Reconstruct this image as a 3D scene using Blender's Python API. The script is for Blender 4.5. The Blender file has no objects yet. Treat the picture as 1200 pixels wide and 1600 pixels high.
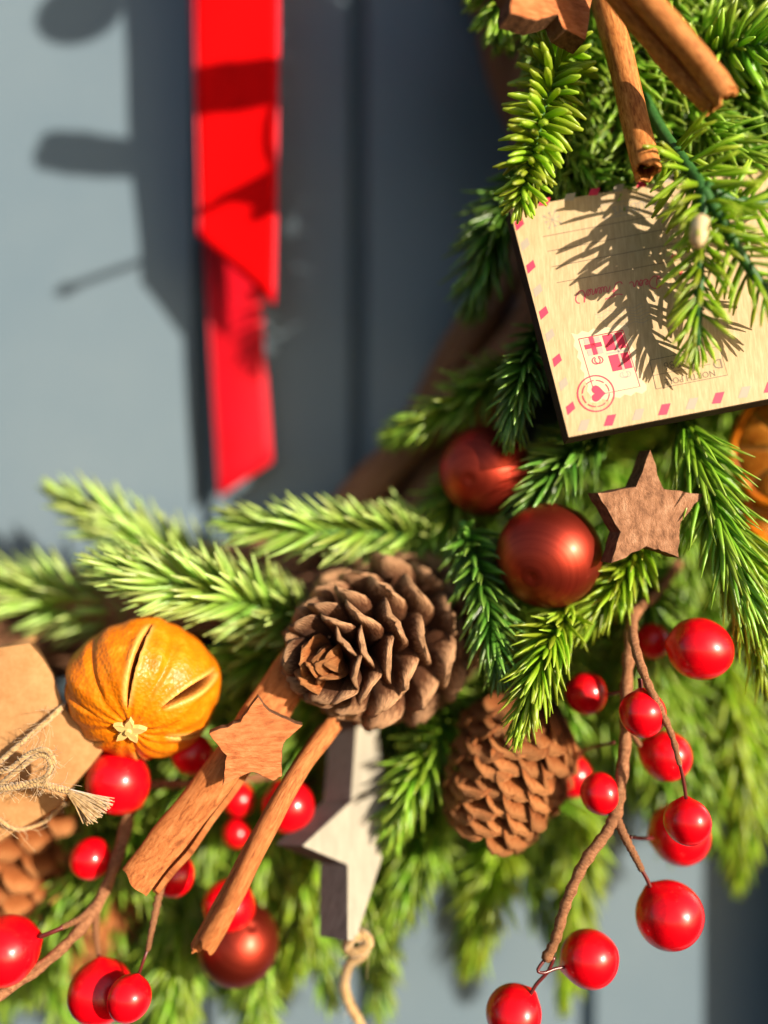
import bpy, bmesh, math, random
import numpy as np
from mathutils import Vector, Matrix

R = math.radians
rnd = random.Random(7)
scene = bpy.context.scene
C = scene.collection

# ------------------------------------------------------------------ camera, sky, sun, exposure
D = 0.27            # camera to door, metres
F = 1413.0          # focal length in photograph pixels
Z0 = 1.5            # height of the camera above the ground
cam_d = bpy.data.cameras.new('camera')
cam = bpy.data.objects.new('camera', cam_d)
C.objects.link(cam)
cam.location = (0, -D, Z0)
cam.rotation_euler = (R(90), 0, 0)
cam_d.sensor_fit = 'HORIZONTAL'
cam_d.sensor_width = 24
cam_d.lens = 24 * F / 1200
cam_d.clip_start = 0.01
cam_d.clip_end = 5000
cam_d.dof.use_dof = True
cam_d.dof.focus_distance = 0.198
cam_d.dof.aperture_fstop = 1.9
scene.camera = cam

SUN_AZ, SUN_EL = 46.0, 15.0     # degrees right of the door's normal, above the horizon
sun_dir = Vector((math.sin(R(SUN_AZ)) * math.cos(R(SUN_EL)), -math.cos(R(SUN_AZ)) * math.cos(R(SUN_EL)), math.sin(R(SUN_EL))))
w = bpy.data.worlds.new("World")
scene.world = w
w.use_nodes = True
nt = w.node_tree
sky = nt.nodes.new('ShaderNodeTexSky')
sky.sky_type = 'NISHITA'
sky.sun_disc = False
sky.sun_elevation = R(SUN_EL)
sky.sun_rotation = math.atan2(sun_dir.x, sun_dir.y)
nt.links.new(sky.outputs[0], nt.nodes['Background'].inputs[0])
nt.nodes['Background'].inputs[1].default_value = 0.08
sl = bpy.data.lights.new('sun', 'SUN')
sl.energy = 5.0
sl.angle = R(0.6)
sl.color = (1.0, 0.88, 0.70)
so = bpy.data.objects.new('sun', sl)
so.rotation_euler = sun_dir.to_track_quat('Z', 'Y').to_euler()
so.location = (1, -1, Z0 + 1)
C.objects.link(so)
scene.view_settings.view_transform = 'Standard'
scene.view_settings.look = 'None'
scene.view_settings.exposure = 1.0
scene.view_settings.gamma = 1
scene.cycles.max_bounces = 6

# ------------------------------------------------------------------ helpers
def P(px, py, d):
    s = (D - d) / F
    return Vector(((px - 600) * s, -d, Z0 + (800 - py) * s))

def S(d):
    return (D - d) / F

LOC = {}

class MB:
    """collects shapes; build() links them as ONE mesh object"""
    def __init__(self):
        self.v = []; self.f = []; self.uv = []
    def add(self, verts, faces, uvs=None):
        b = len(self.v)
        self.v += [tuple(p) for p in verts]
        self.f += [tuple(i + b for i in f) for f in faces]
        self.uv += list(uvs) if uvs is not None else [(0.0, 0.0)] * len(verts)
    def tube(self, pts, rad, sides=8, cap=True, flat=1.0, twist=0.0):
        pts = [Vector(p) for p in pts]
        n = len(pts)
        if not hasattr(rad, '__len__'): rad = [rad] * n
        fr = frames(pts)
        vs, fs, us = [], [], []
        for i in range(n):
            T, N, B = fr[i]
            for k in range(sides):
                a = 2 * math.pi * k / sides + twist * i
                vs.append(pts[i] + (N * math.cos(a) + B * math.sin(a) * flat) * rad[i])
                us.append((k / sides, i / (n - 1)))
        for i in range(n - 1):
            for k in range(sides):
                a, b = i * sides + k, i * sides + (k + 1) % sides
                fs.append((a, b, b + sides, a + sides))
        if cap:
            fs.append(tuple(range(sides))[::-1])
            fs.append(tuple((n - 1) * sides + k for k in range(sides)))
        self.add(vs, fs, us)
    def prism(self, outline, back, front_uv=None):
        """outline: front points in order; back: vector added for the rear face"""
        n = len(outline)
        vs = [Vector(p) for p in outline] + [Vector(p) + back for p in outline]
        fs = [tuple(range(n)), tuple(range(2 * n - 1, n - 1, -1))]
        for i in range(n):
            j = (i + 1) % n
            fs.append((j, i, i + n, j + n))
        self.add(vs, fs)
    def build(self, name, mat, parent=None, smooth=True, origin=None, bevel=0, segs=2, angle=None):
        me = bpy.data.meshes.new(name)
        if origin is None:
            if parent is not None: origin = LOC[parent.name]
            else: origin = Vector((0, 0, 0))
        o3 = tuple(origin)
        me.from_pydata([(a[0] - o3[0], a[1] - o3[1], a[2] - o3[2]) for a in self.v], [], self.f)
        ul = me.uv_layers.new(name='UVMap')
        li = np.empty(len(me.loops), dtype=np.int32); me.loops.foreach_get('vertex_index', li)
        ul.data.foreach_set('uv', np.array(self.uv, dtype=np.float32)[li].ravel())
        bm = bmesh.new(); bm.from_mesh(me)
        bmesh.ops.recalc_face_normals(bm, faces=bm.faces)
        if bevel:
            es = [e for e in bm.edges if len(e.link_faces) == 2 and e.calc_face_angle(0) > 0.5]
            bmesh.ops.bevel(bm, geom=es, offset=bevel, segments=segs, affect='EDGES', clamp_overlap=True, profile=0.5)
        bm.to_mesh(me); bm.free()
        if smooth:
            me.polygons.foreach_set('use_smooth', [True] * len(me.polygons))
            if angle: me.set_sharp_from_angle(angle=R(angle))
        if mat: me.materials.append(mat)
        o = bpy.data.objects.new(name, me)
        C.objects.link(o)
        if parent is not None: o.parent = parent
        else: o.location = origin
        if parent is None: LOC[o.name] = Vector(origin)
        else: LOC[o.name] = Vector(LOC[parent.name])
        return o

def frames(pts):
    n = len(pts); out = []
    N = None
    for i in range(n):
        T = (pts[min(i + 1, n - 1)] - pts[max(i - 1, 0)]).normalized()
        if N is None:
            ref = Vector((0, -1, 0)) if abs(T.y) < 0.9 else Vector((1, 0, 0))
            N = (ref - T * ref.dot(T)).normalized()
        else:
            N = (N - T * N.dot(T)).normalized()
        out.append((T, N, T.cross(N)))
    return out

def catmull(ps, n):
    ps = [Vector(p) for p in ps]
    q = [ps[0] * 2 - ps[1]] + ps + [ps[-1] * 2 - ps[-2]]
    out = []; m = len(ps) - 1
    for i in range(n):
        u = i / (n - 1) * m
        k = min(int(u), m - 1); t = u - k
        a, b, c, d = q[k:k + 4]
        out.append(0.5 * ((2 * b) + (c - a) * t + (2 * a - 5 * b + 4 * c - d) * t * t + (3 * b - a - 3 * c + d) * t ** 3))
    return out

def path(pp, n=24):
    return catmull([P(*p) for p in pp], n)

def tag(o, label=None, cat=None, group=None, kind=None):
    if label: o['label'] = label
    if cat: o['category'] = cat
    if group: o['group'] = group
    if kind: o['kind'] = kind
    return o

def empty(name, loc, label, cat, group=None):
    o = bpy.data.objects.new(name, None)
    C.objects.link(o); o.location = loc; o.empty_display_size = 0.005
    LOC[o.name] = Vector(loc)
    return tag(o, label, cat, group)

def inst(name, me, M, parent):
    o = bpy.data.objects.new(name, me)
    C.objects.link(o); o.parent = parent
    o.matrix_basis = Matrix.Translation(-LOC[parent.name]) @ M
    return o

def basis(X, Y, Z, loc):
    return Matrix(((X[0], Y[0], Z[0], loc[0]), (X[1], Y[1], Z[1], loc[1]), (X[2], Y[2], Z[2], loc[2]), (0, 0, 0, 1)))

# ------------------------------------------------------------------ materials
def newmat(name):
    m = bpy.data.materials.new(name); m.use_nodes = True
    n = m.node_tree.nodes; l = m.node_tree.links
    return m, n, l, n['Principled BSDF']

def setp(b, **kw):
    names = dict(rough='Roughness', metal='Metallic', spec='Specular IOR Level', coat='Coat Weight', coatr='Coat Roughness', sheen='Sheen Weight',
                 sheenr='Sheen Roughness', sss='Subsurface Weight', aniso='Anisotropic', trans='Transmission Weight')
    for k, v in kw.items(): b.inputs[names[k]].default_value = v

def ramp(n, cols):
    r = n.new('ShaderNodeValToRGB')
    el = r.color_ramp.elements
    while len(el) < len(cols): el.new(0.5)
    for e, (p, c) in zip(el, cols):
        e.position = p; e.color = (*c, 1)
    return r

def noise(n, l, scale, coord='Object', stretch=None, detail=5, rough=0.6, dist=0):
    t = n.new('ShaderNodeTexCoord'); x = n.new('ShaderNodeTexNoise')
    x.inputs['Scale'].default_value = scale; x.inputs['Detail'].default_value = detail
    x.inputs['Roughness'].default_value = rough; x.inputs['Distortion'].default_value = dist
    if stretch:
        mp = n.new('ShaderNodeMapping'); mp.inputs['Scale'].default_value = stretch
        l.new(t.outputs[coord], mp.inputs[0]); l.new(mp.outputs[0], x.inputs['Vector'])
    else: l.new(t.outputs[coord], x.inputs['Vector'])
    return x

def bump(n, l, b, h, dist, strength=1.0):
    bp = n.new('ShaderNodeBump'); bp.inputs['Distance'].default_value = dist; bp.inputs['Strength'].default_value = strength
    l.new(h, bp.inputs['Height']); l.new(bp.outputs[0], b.inputs['Normal'])
    return bp

def noise_mat(name, cols, scale, rough=0.6, bmp=0.0002, stretch=None, coord='Object', detail=6, bscale=None, dist=0, spec=0.18, **kw):
    m, n, l, b = newmat(name)
    x = noise(n, l, scale, coord, stretch, detail, 0.65, dist)
    k = len(cols)
    r = ramp(n, [(0.3 + 0.4 * i / (k - 1), c) for i, c in enumerate(cols)])
    l.new(x.outputs['Fac'], r.inputs[0]); l.new(r.outputs[0], b.inputs['Base Color'])
    setp(b, rough=rough, spec=spec, **kw)
    if bmp:
        y = noise(n, l, bscale or scale * 2, coord, stretch, 8, 0.7)
        bump(n, l, b, y.outputs['Fac'], bmp)
    return m

def flat_mat(name, c, rough=0.6, **kw):
    m, n, l, b = newmat(name); b.inputs['Base Color'].default_value = (*c, 1); setp(b, rough=rough, **kw)
    return m

def needle_mat(name, base, mid, tip, rough=0.33, transl=0.3):
    m, n, l, b = newmat(name)
    uv = n.new('ShaderNodeUVMap'); sp = n.new('ShaderNodeSeparateXYZ'); l.new(uv.outputs[0], sp.inputs[0])
    r = ramp(n, [(0.0, base), (0.45, mid), (0.97, tip)]); l.new(sp.outputs['Y'], r.inputs[0])
    g = n.new('ShaderNodeNewGeometry'); oi = n.new('ShaderNodeObjectInfo')
    ad = n.new('ShaderNodeMath'); ad.operation = 'ADD'; l.new(g.outputs['Random Per Island'], ad.inputs[0]); l.new(oi.outputs['Random'], ad.inputs[1])
    fr = n.new('ShaderNodeMath'); fr.operation = 'FRACT'; l.new(ad.outputs[0], fr.inputs[0])
    hsv = n.new('ShaderNodeHueSaturation')
    mh = n.new('ShaderNodeMapRange'); mh.inputs['To Min'].default_value = 0.485; mh.inputs['To Max'].default_value = 0.52
    mv = n.new('ShaderNodeMapRange'); mv.inputs['To Min'].default_value = 0.7; mv.inputs['To Max'].default_value = 1.3
    l.new(fr.outputs[0], mh.inputs[0]); l.new(fr.outputs[0], mv.inputs[0])
    l.new(mh.outputs[0], hsv.inputs['Hue']); l.new(mv.outputs[0], hsv.inputs['Value']); l.new(r.outputs[0], hsv.inputs['Color'])
    l.new(hsv.outputs[0], b.inputs['Base Color'])
    setp(b, rough=rough, spec=0.6)
    tr = n.new('ShaderNodeBsdfTranslucent'); l.new(hsv.outputs[0], tr.inputs['Color'])
    mx = n.new('ShaderNodeMixShader'); mx.inputs[0].default_value = transl
    l.new(b.outputs[0], mx.inputs[1]); l.new(tr.outputs[0], mx.inputs[2])
    l.new(mx.outputs[0], n['Material Output'].inputs['Surface'])
    return m

M = {}
M['bright'] = needle_mat('bright_needles', (0.146, 0.280, 0.010), (0.304, 0.463, 0.016), (0.511, 0.633, 0.067), transl=0.5)
M['fresh'] = needle_mat('fresh_needles', (0.084, 0.213, 0.011), (0.189, 0.377, 0.020), (0.377, 0.535, 0.060), transl=0.36)
M['dark'] = needle_mat('dark_needles', (0.032, 0.103, 0.011), (0.080, 0.200, 0.020), (0.206, 0.353, 0.055), rough=0.28, transl=0.25)
M['pale'] = needle_mat('pale_needles', (0.171, 0.316, 0.036), (0.316, 0.487, 0.067), (0.560, 0.681, 0.216), transl=0.36)
M['mass'] = needle_mat('mass_needles', (0.075, 0.182, 0.013), (0.190, 0.358, 0.024), (0.380, 0.526, 0.066), transl=0.36)
M['stem_green'] = noise_mat('green_plastic_stem', [(0.018, 0.070, 0.016), (0.045, 0.13, 0.030)], 500, 0.4, 0.0001)
M['stem_brown'] = noise_mat('brown_stem', [(0.10, 0.05, 0.02), (0.16, 0.09, 0.04)], 500, 0.6, 0.0001)
M['bark'] = noise_mat('vine_bark', [(0.14, 0.055, 0.025), (0.40, 0.18, 0.09), (0.60, 0.34, 0.20)], 6, 0.7, 0.0006, (60, 3, 1), 'UV', bscale=9)
M['cinnamon'] = noise_mat('cinnamon', [(0.16, 0.042, 0.010), (0.42, 0.15, 0.036), (0.58, 0.25, 0.075)], 3.2, 0.6, 0.0001, (9, 3.0, 1), 'UV', bscale=12, dist=0.4)
M['cinnamon_b'] = noise_mat('rough_cinnamon', [(0.17, 0.044, 0.012), (0.42, 0.135, 0.038), (0.54, 0.21, 0.072)], 4, 0.65, 0.0003, (7, 2.2, 1), 'UV', bscale=9, dist=0.8)
M['bark_star'] = noise_mat('reddish_bark', [(0.22, 0.055, 0.014), (0.44, 0.14, 0.046), (0.54, 0.205, 0.08)], 260, 0.7, 0.0004, (1, 1, 3.5), bscale=500)
M['brown_star'] = noise_mat('brown_bark', [(0.11, 0.046, 0.022), (0.30, 0.14, 0.072), (0.44, 0.24, 0.14)], 300, 0.7, 0.0005, (1.6, 1, 1), bscale=1500)
M['star_edge'] = noise_mat('cut_bark_edge', [(0.06, 0.025, 0.012), (0.2, 0.09, 0.045)], 900, 0.8, 0.0003)
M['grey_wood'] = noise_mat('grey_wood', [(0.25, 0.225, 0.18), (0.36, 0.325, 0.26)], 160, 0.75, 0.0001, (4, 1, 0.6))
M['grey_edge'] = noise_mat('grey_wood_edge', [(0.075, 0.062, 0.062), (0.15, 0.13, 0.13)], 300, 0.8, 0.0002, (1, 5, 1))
M['plywood'] = noise_mat('pale_plywood', [(0.37, 0.255, 0.135), (0.44, 0.315, 0.175), (0.52, 0.385, 0.23)], 420, 0.6, 0.00004, (5, 1, 0.5), bscale=900)
M['burnt'] = noise_mat('burnt_edge', [(0.012, 0.007, 0.005), (0.05, 0.026, 0.014)], 500, 0.7, 0.0002, (1, 6, 1))
M['ink_red'] = flat_mat('red_ink', (0.62, 0.015, 0.06), 0.6)
M['ink_pink'] = flat_mat('rose_ink', (0.50, 0.05, 0.08), 0.6)
M['ink_grey'] = flat_mat('grey_ink', (0.30, 0.25, 0.19), 0.6)
M['ink_dark'] = flat_mat('brown_grey_ink', (0.17, 0.12, 0.07), 0.6)
M['ink_pale'] = flat_mat('pale_ink', (0.56, 0.43, 0.27), 0.6)
M['stamp_grey'] = flat_mat('stamp_grey', (0.34, 0.28, 0.24), 0.6)
M['kraft'] = noise_mat('kraft_paper', [(0.34, 0.165, 0.060), (0.385, 0.20, 0.080), (0.43, 0.235, 0.10)], 500, 0.75, 0.00008, (1, 1, 1), bscale=900)
M['twine'] = noise_mat('jute_twine', [(0.22, 0.12, 0.045), (0.40, 0.25, 0.105), (0.54, 0.37, 0.185)], 900, 0.9, 0.0001, sheen=0.4)
M['berry_stem'] = noise_mat('paper_wrapped_stem', [(0.13, 0.048, 0.022), (0.30, 0.13, 0.06), (0.42, 0.21, 0.11)], 5, 0.75, 0.0006, (1.2, 16, 1), 'UV', bscale=6)
M['wire'] = flat_mat('dark_red_wire', (0.10, 0.012, 0.012), 0.3)

# berries: glossy lacquer, a little uneven
m, n, l, b = newmat('red_lacquer'); M['berry'] = m
b.inputs['Base Color'].default_value = (0.66, 0.001, 0.006, 1)
setp(b, rough=0.32, spec=0.3, coat=0.45, coatr=0.11)
x = noise(n, l, 160, detail=2); bump(n, l, b, x.outputs['Fac'], 0.0006, 0.4)
x2 = noise(n, l, 420, detail=6); rb = ramp(n, [(0.35, (0.50, 0.001, 0.006)), (0.6, (0.68, 0.001, 0.006))]); l.new(x2.outputs['Fac'], rb.inputs[0]); l.new(rb.outputs[0], b.inputs['Base Color'])
# baubles: frosted metallic with turned rings about the pole
m, n, l, b = newmat('frosted_red_bauble'); M['bauble'] = m
tc = n.new('ShaderNodeTexCoord'); sp = n.new('ShaderNodeSeparateXYZ'); l.new(tc.outputs['Object'], sp.inputs[0])
cx = n.new('ShaderNodeCombineXYZ'); l.new(sp.outputs['X'], cx.inputs[0]); l.new(sp.outputs['Y'], cx.inputs[1])
ln = n.new('ShaderNodeVectorMath'); ln.operation = 'LENGTH'; l.new(cx.outputs[0], ln.inputs[0])
nz = n.new('ShaderNodeTexNoise'); nz.noise_dimensions = '1D'; nz.inputs['Scale'].default_value = 900; nz.inputs['Detail'].default_value = 4
l.new(ln.outputs['Value'], nz.inputs['W'])
r = ramp(n, [(0.3, (0.29, 0.029, 0.015)), (0.7, (0.36, 0.040, 0.021))]); l.new(nz.outputs['Fac'], r.inputs[0]); l.new(r.outputs[0], b.inputs['Base Color'])
setp(b, rough=0.45, metal=0.92, coat=0.1, coatr=0.25)
bump(n, l, b, nz.outputs['Fac'], 0.00005, 0.5)
# cone scales: dark towards the core, tan along the lip
def cone_mat(name, inner, body, lip):
    m, n, l, b = newmat(name)
    uv = n.new('ShaderNodeUVMap'); sp = n.new('ShaderNodeSeparateXYZ'); l.new(uv.outputs[0], sp.inputs[0])
    x = noise(n, l, 5, 'UV', (7, 1.5, 1)); 
    ad = n.new('ShaderNodeMath'); ad.operation = 'MULTIPLY_ADD'; l.new(x.outputs['Fac'], ad.inputs[0]); ad.inputs[1].default_value = 0.5
    l.new(sp.outputs['Y'], ad.inputs[2])
    r = ramp(n, [(0.45, inner), (0.95, body), (1.13, lip), (1.28, lip)])
    ad2 = n.new('ShaderNodeMath'); ad2.operation = 'MULTIPLY'; ad2.inputs[1].default_value = 0.78; l.new(ad.outputs[0], ad2.inputs[0])
    for e, p in zip(r.color_ramp.elements, (0.35, 0.78, 0.93, 1.0)): e.position = p
    l.new(ad2.outputs[0], r.inputs[0])
    oi = n.new('ShaderNodeObjectInfo'); hs = n.new('ShaderNodeHueSaturation'); mr = n.new('ShaderNodeMapRange')
    mr.inputs['To Min'].default_value = 0.75; mr.inputs['To Max'].default_value = 1.25
    l.new(oi.outputs['Random'], mr.inputs[0]); l.new(mr.outputs[0], hs.inputs['Value']); l.new(r.outputs[0], hs.inputs['Color'])
    l.new(hs.outputs[0], b.inputs['Base Color']); setp(b, rough=0.6, spec=0.2)
    y = noise(n, l, 6, 'UV', (9, 2.5, 1), 8); bump(n, l, b, y.outputs['Fac'], 0.0012)
    return m
M['cone'] = cone_mat('dark_cone_scale', (0.014, 0.006, 0.004), (0.145, 0.055, 0.024), (0.62, 0.34, 0.18))
M['cone_tan'] = cone_mat('tan_cone_scale', (0.035, 0.010, 0.004), (0.38, 0.115, 0.032), (0.56, 0.235, 0.085))
M['core'] = flat_mat('cone_core', (0.05, 0.022, 0.012), 0.8)
# dried mandarin: pitted rind, pale rims along the slits, dark inside
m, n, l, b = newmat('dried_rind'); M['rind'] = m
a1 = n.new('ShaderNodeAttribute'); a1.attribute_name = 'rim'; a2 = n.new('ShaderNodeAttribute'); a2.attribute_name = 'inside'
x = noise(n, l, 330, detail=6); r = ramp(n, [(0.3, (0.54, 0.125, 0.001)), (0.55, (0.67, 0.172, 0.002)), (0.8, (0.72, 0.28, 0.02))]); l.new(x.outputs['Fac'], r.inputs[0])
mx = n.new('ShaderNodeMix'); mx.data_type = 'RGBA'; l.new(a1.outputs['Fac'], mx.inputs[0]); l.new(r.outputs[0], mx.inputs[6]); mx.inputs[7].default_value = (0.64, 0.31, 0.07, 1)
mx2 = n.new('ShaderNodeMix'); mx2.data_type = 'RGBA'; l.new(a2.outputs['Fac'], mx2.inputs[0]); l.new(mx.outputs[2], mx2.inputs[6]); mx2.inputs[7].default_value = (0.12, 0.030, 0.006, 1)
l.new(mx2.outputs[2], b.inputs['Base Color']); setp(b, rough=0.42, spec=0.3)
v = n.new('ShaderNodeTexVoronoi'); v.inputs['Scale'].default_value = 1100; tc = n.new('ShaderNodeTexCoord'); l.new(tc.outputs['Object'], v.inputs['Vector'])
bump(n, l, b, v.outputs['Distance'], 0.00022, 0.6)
M['calyx'] = flat_mat('dry_calyx', (0.62, 0.42, 0.14), 0.7)
M['slice_flesh'] = noise_mat('dried_orange_flesh', [(0.34, 0.075, 0.004), (0.52, 0.16, 0.012), (0.62, 0.25, 0.03)], 260, 0.35, 0.0005)
M['slice_pith'] = noise_mat('dried_pith', [(0.45, 0.20, 0.04), (0.62, 0.35, 0.11)], 500, 0.7, 0.0002)
# ribbon velvet and its satin selvedge
m, n, l, b = newmat('red_velvet'); M['velvet'] = m
b.inputs['Base Color'].default_value = (0.70, 0.0, 0.001, 1); setp(b, rough=0.8, sheen=0.08, sheenr=0.4, spec=0.08)
b.inputs['Sheen Tint'].default_value = (1, 0.02, 0.08, 1)
x = noise(n, l, 2500, detail=2); bump(n, l, b, x.outputs['Fac'], 0.0001, 0.5)
xx = noise(n, l, 60, detail=4, stretch=(1, 1, .35)); rq = ramp(n, [(0.3, (0.50, 0.0, 0.001)), (0.7, (0.76, 0.0, 0.001))]); l.new(xx.outputs['Fac'], rq.inputs[0]); l.new(rq.outputs[0], b.inputs['Base Color'])
M['velvet_back'] = noise_mat('crimson_ribbon_back', [(0.46, 0.0, 0.006), (0.60, 0.0005, 0.012)], 70, 0.6, 0.00008, bscale=2500, spec=0.2)
M['satin'] = flat_mat('ribbon_selvedge', (0.62, 0.004, 0.03), 0.4, spec=0.3)
# door paint
m, n, l, b = newmat('slate_door_paint'); M['paint'] = m
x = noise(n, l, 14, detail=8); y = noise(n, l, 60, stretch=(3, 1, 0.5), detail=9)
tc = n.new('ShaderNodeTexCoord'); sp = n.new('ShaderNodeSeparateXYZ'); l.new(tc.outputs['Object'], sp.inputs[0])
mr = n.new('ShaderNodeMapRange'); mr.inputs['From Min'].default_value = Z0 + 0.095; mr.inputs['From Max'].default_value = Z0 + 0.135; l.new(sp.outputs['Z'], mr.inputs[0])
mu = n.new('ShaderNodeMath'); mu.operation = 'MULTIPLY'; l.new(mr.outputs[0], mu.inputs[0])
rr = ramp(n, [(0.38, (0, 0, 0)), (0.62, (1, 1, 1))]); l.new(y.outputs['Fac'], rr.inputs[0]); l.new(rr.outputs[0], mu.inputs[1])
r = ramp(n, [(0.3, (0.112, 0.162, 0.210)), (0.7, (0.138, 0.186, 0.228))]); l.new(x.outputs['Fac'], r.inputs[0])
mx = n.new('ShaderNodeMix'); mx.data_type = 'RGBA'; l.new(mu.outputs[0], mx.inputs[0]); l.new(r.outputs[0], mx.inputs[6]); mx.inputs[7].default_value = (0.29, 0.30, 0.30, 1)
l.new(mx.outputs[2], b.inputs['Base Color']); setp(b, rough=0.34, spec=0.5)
z = noise(n, l, 240, stretch=(3, 1, 0.25)); bump(n, l, b, z.outputs['Fac'], 0.0002, 0.6)

# ------------------------------------------------------------------ door
door = empty('door', (0, 0, Z0 - 0.3), 'slate grey painted boarded door behind the wreath', 'door')
def board(x0, x1):
    mb = MB(); e = 0.0022; t = 0.003; g = 0.0011
    z0, z1 = Z0 - 0.4, Z0 + 0.45
    prof = [(x0 + g, t + .004), (x0 + g, t), (x0 + g + e, 0.0), (x1 - g - e, 0.0), (x1 - g, t), (x1 - g, t + .004)]
    vs = [(a, y, z0) for a, y in prof] + [(a, y, z1) for a, y in prof]
    k = len(prof)
    fs = [(i, i + 1, i + 1 + k, i + k) for i in range(k - 1)] + [(k - 1, 0, k, 2 * k - 1), tuple(range(k))[::-1], tuple(range(k, 2 * k))]
    mb.add(vs, fs)
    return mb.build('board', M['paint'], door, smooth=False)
gx1, gx2 = P(316, 0, 0).x, P(560, 0, 0).x
wbd = gx2 - gx1
for a, b2 in ((gx1 - 2 * wbd, gx1), (gx1, gx2), (gx2, gx2 + wbd * 1.45), (gx2 + wbd * 1.45, gx2 + wbd * 3.2)):
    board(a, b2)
mb = MB(); xs = 0.119; mb.prism([(xs, -.024, Z0 - .4), (xs + .07, -.024, Z0 - .4), (xs + .07, -.024, Z0 + .45), (xs, -.024, Z0 + .45)], Vector((0, .0235, 0)))  # raised edge right of the view, added to cast the straight lower-right shadow
mb.build('added_stile', M['paint'], door, smooth=False, bevel=.002)
mb = MB(); mb.prism([(gx1 - 2 * wbd, .007, Z0 - .4), (gx2 + 3.2 * wbd, .007, Z0 - .4), (gx2 + 3.2 * wbd, .007, Z0 + .45), (gx1 - 2 * wbd, .007, Z0 + .45)], Vector((0, .02, 0)))
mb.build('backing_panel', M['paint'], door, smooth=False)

# ------------------------------------------------------------------ ribbon
rib = empty('ribbon', P(370, 300, .02), 'red velvet ribbon hanging in two slanted tails inside the wreath', 'ribbon')
def tail(lefts, rights, wave, seed, mat='velvet'):
    """lefts / rights: edge points (px,py,d) from top to bottom"""
    n, k = 40, 10
    L_ = path(lefts, n); R_ = path(rights, n)
    th = 0.0005
    vs = []; uv = []
    q = random.Random(seed)
    ph = q.random() * 6
    for side in (0, 1):
        for i in range(n):
            for j in range(k + 1):
                u = j / k
                p = L_[i].lerp(R_[i], u)
                p.y += wave * math.sin(u * 3.1 + i * 0.16 + ph) * 0.6 + wave * 0.5 * math.sin(i * .3 + ph * 2) + side * th
                vs.append(p); uv.append((u, i / n))
    N = n * (k + 1); fs = []
    for i in range(n - 1):
        for j in range(k):
            a = i * (k + 1) + j
            fs.append((a, a + 1, a + k + 2, a + k + 1)); fs.append((a + N + k + 1, a + N + k + 2, a + N + 1, a + N))
        a = i * (k + 1); fs.append((a, a + k + 1, a + k + 1 + N, a + N)); a += k; fs.append((a + k + 1, a, a + N, a + k + 1 + N))
    for j in range(k):
        fs.append((j + 1, j, j + N, j + 1 + N)); a = (n - 1) * (k + 1) + j; fs.append((a, a + 1, a + 1 + N, a + N))
    mb = MB(); mb.add(vs, fs, uv)
    t = mb.build('ribbon_tail', M[mat], rib)
    for j in (0, k):
        s = MB(); s.tube([vs[i * (k + 1) + j] + Vector((0, th / 2, 0)) for i in range(n)], 0.0004, 6)
        s.build('selvedge', M['satin'], t)
    return t
tail([(312, -560, .03), (302, -200, .026), (305, 0, .024), (308, 200, .022), (309, 366, .022)],
     [(428, -560, .036), (432, -200, .031), (434, 0, .029), (433, 220, .027), (428, 476, .025)], .0013, 3)
tail([(296, -560, .016), (296, -200, .014), (299, 0, .013), (316, 300, .010), (328, 520, .009), (344, 776, .0085)],
     [(415, -560, .016), (415, -200, .014), (412, 0, .013), (408, 300, .011), (410, 500, .010), (423, 722, .010)], .0011, 5, 'velvet_back')

# ------------------------------------------------------------------ vine ring
ring = empty('vine_ring', P(760, 500, .01), 'twisted brown bark vine ring of the wreath seen along its inner edge', 'wreath ring')
rc = P(110, 200, .02)
def on_ring(rad_px, ang, d):
    """point of the wreath at angle ang (degrees, 0 right, -90 down); radius in pixels at d=.02"""
    r_ = rad_px * S(.02)
    return Vector((rc.x + r_ * math.cos(R(ang)), -d, rc.z + r_ * math.sin(R(ang))))
for k, (rad, d0, th) in enumerate(((722, .010, 34), (752, .022, 38), (775, .008, 36), (800, .026, 40), (826, .012, 34))):
    q = random.Random(20 + k); ph = q.random() * 6
    pts = [on_ring(rad + 26 * math.sin(i * .33 + ph), -125 + i * 2.6, d0 + .006 * math.cos(i * .33 + ph)) for i in range(76)]
    mb = MB(); rads = [S(.02) * th * (1 + .12 * math.sin(i * .9 + ph)) for i in range(76)]
    mb.tube(pts, rads, 14, flat=.8, twist=.03)
    for v_i in range(len(mb.v)):
        pass
    mb.build('vine', M['bark'], ring)

# ------------------------------------------------------------------ needles and sprigs
def needle_arrays(sides, rings, bend, wide, blunt, seed):
    """unit needle along +Z, bending towards +X; width 1 (scaled per use)"""
    vs, fs, uv = [], [], []
    q = random.Random(seed); kink = q.uniform(-.08, .08)
    for i in range(rings):
        t = i / (rings - 1)
        if blunt: rr = 0.5 * (0.55 + 0.45 * math.sin(min(1, t * 1.6) * math.pi / 2)) * (1 if t < .75 else math.sqrt(max(0.06, 1 - ((t - .75) / .27) ** 2)))
        else: rr = 0.5 * (0.7 + 0.3 * math.sin(min(1, t * 2) * math.pi / 2)) * (1 - 0.8 * max(0, (t - .45) / .55) ** 1.6)
        x = bend * t * t; y = kink * t * t
        for k in range(sides):
            a = 2 * math.pi * k / sides
            vs.append((x, y, t, math.cos(a) * rr * wide, math.sin(a) * rr)); uv.append((k / sides, t))
    for i in range(rings - 1):
        for k in range(sides):
            a, b_ = i * sides + k, i * sides + (k + 1) % sides
            fs.append((a, b_, b_ + sides, a + sides))
    fs.append(tuple((rings - 1) * sides + k for k in range(sides)))
    return np.array(vs), fs, uv
NEED = {}
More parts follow.
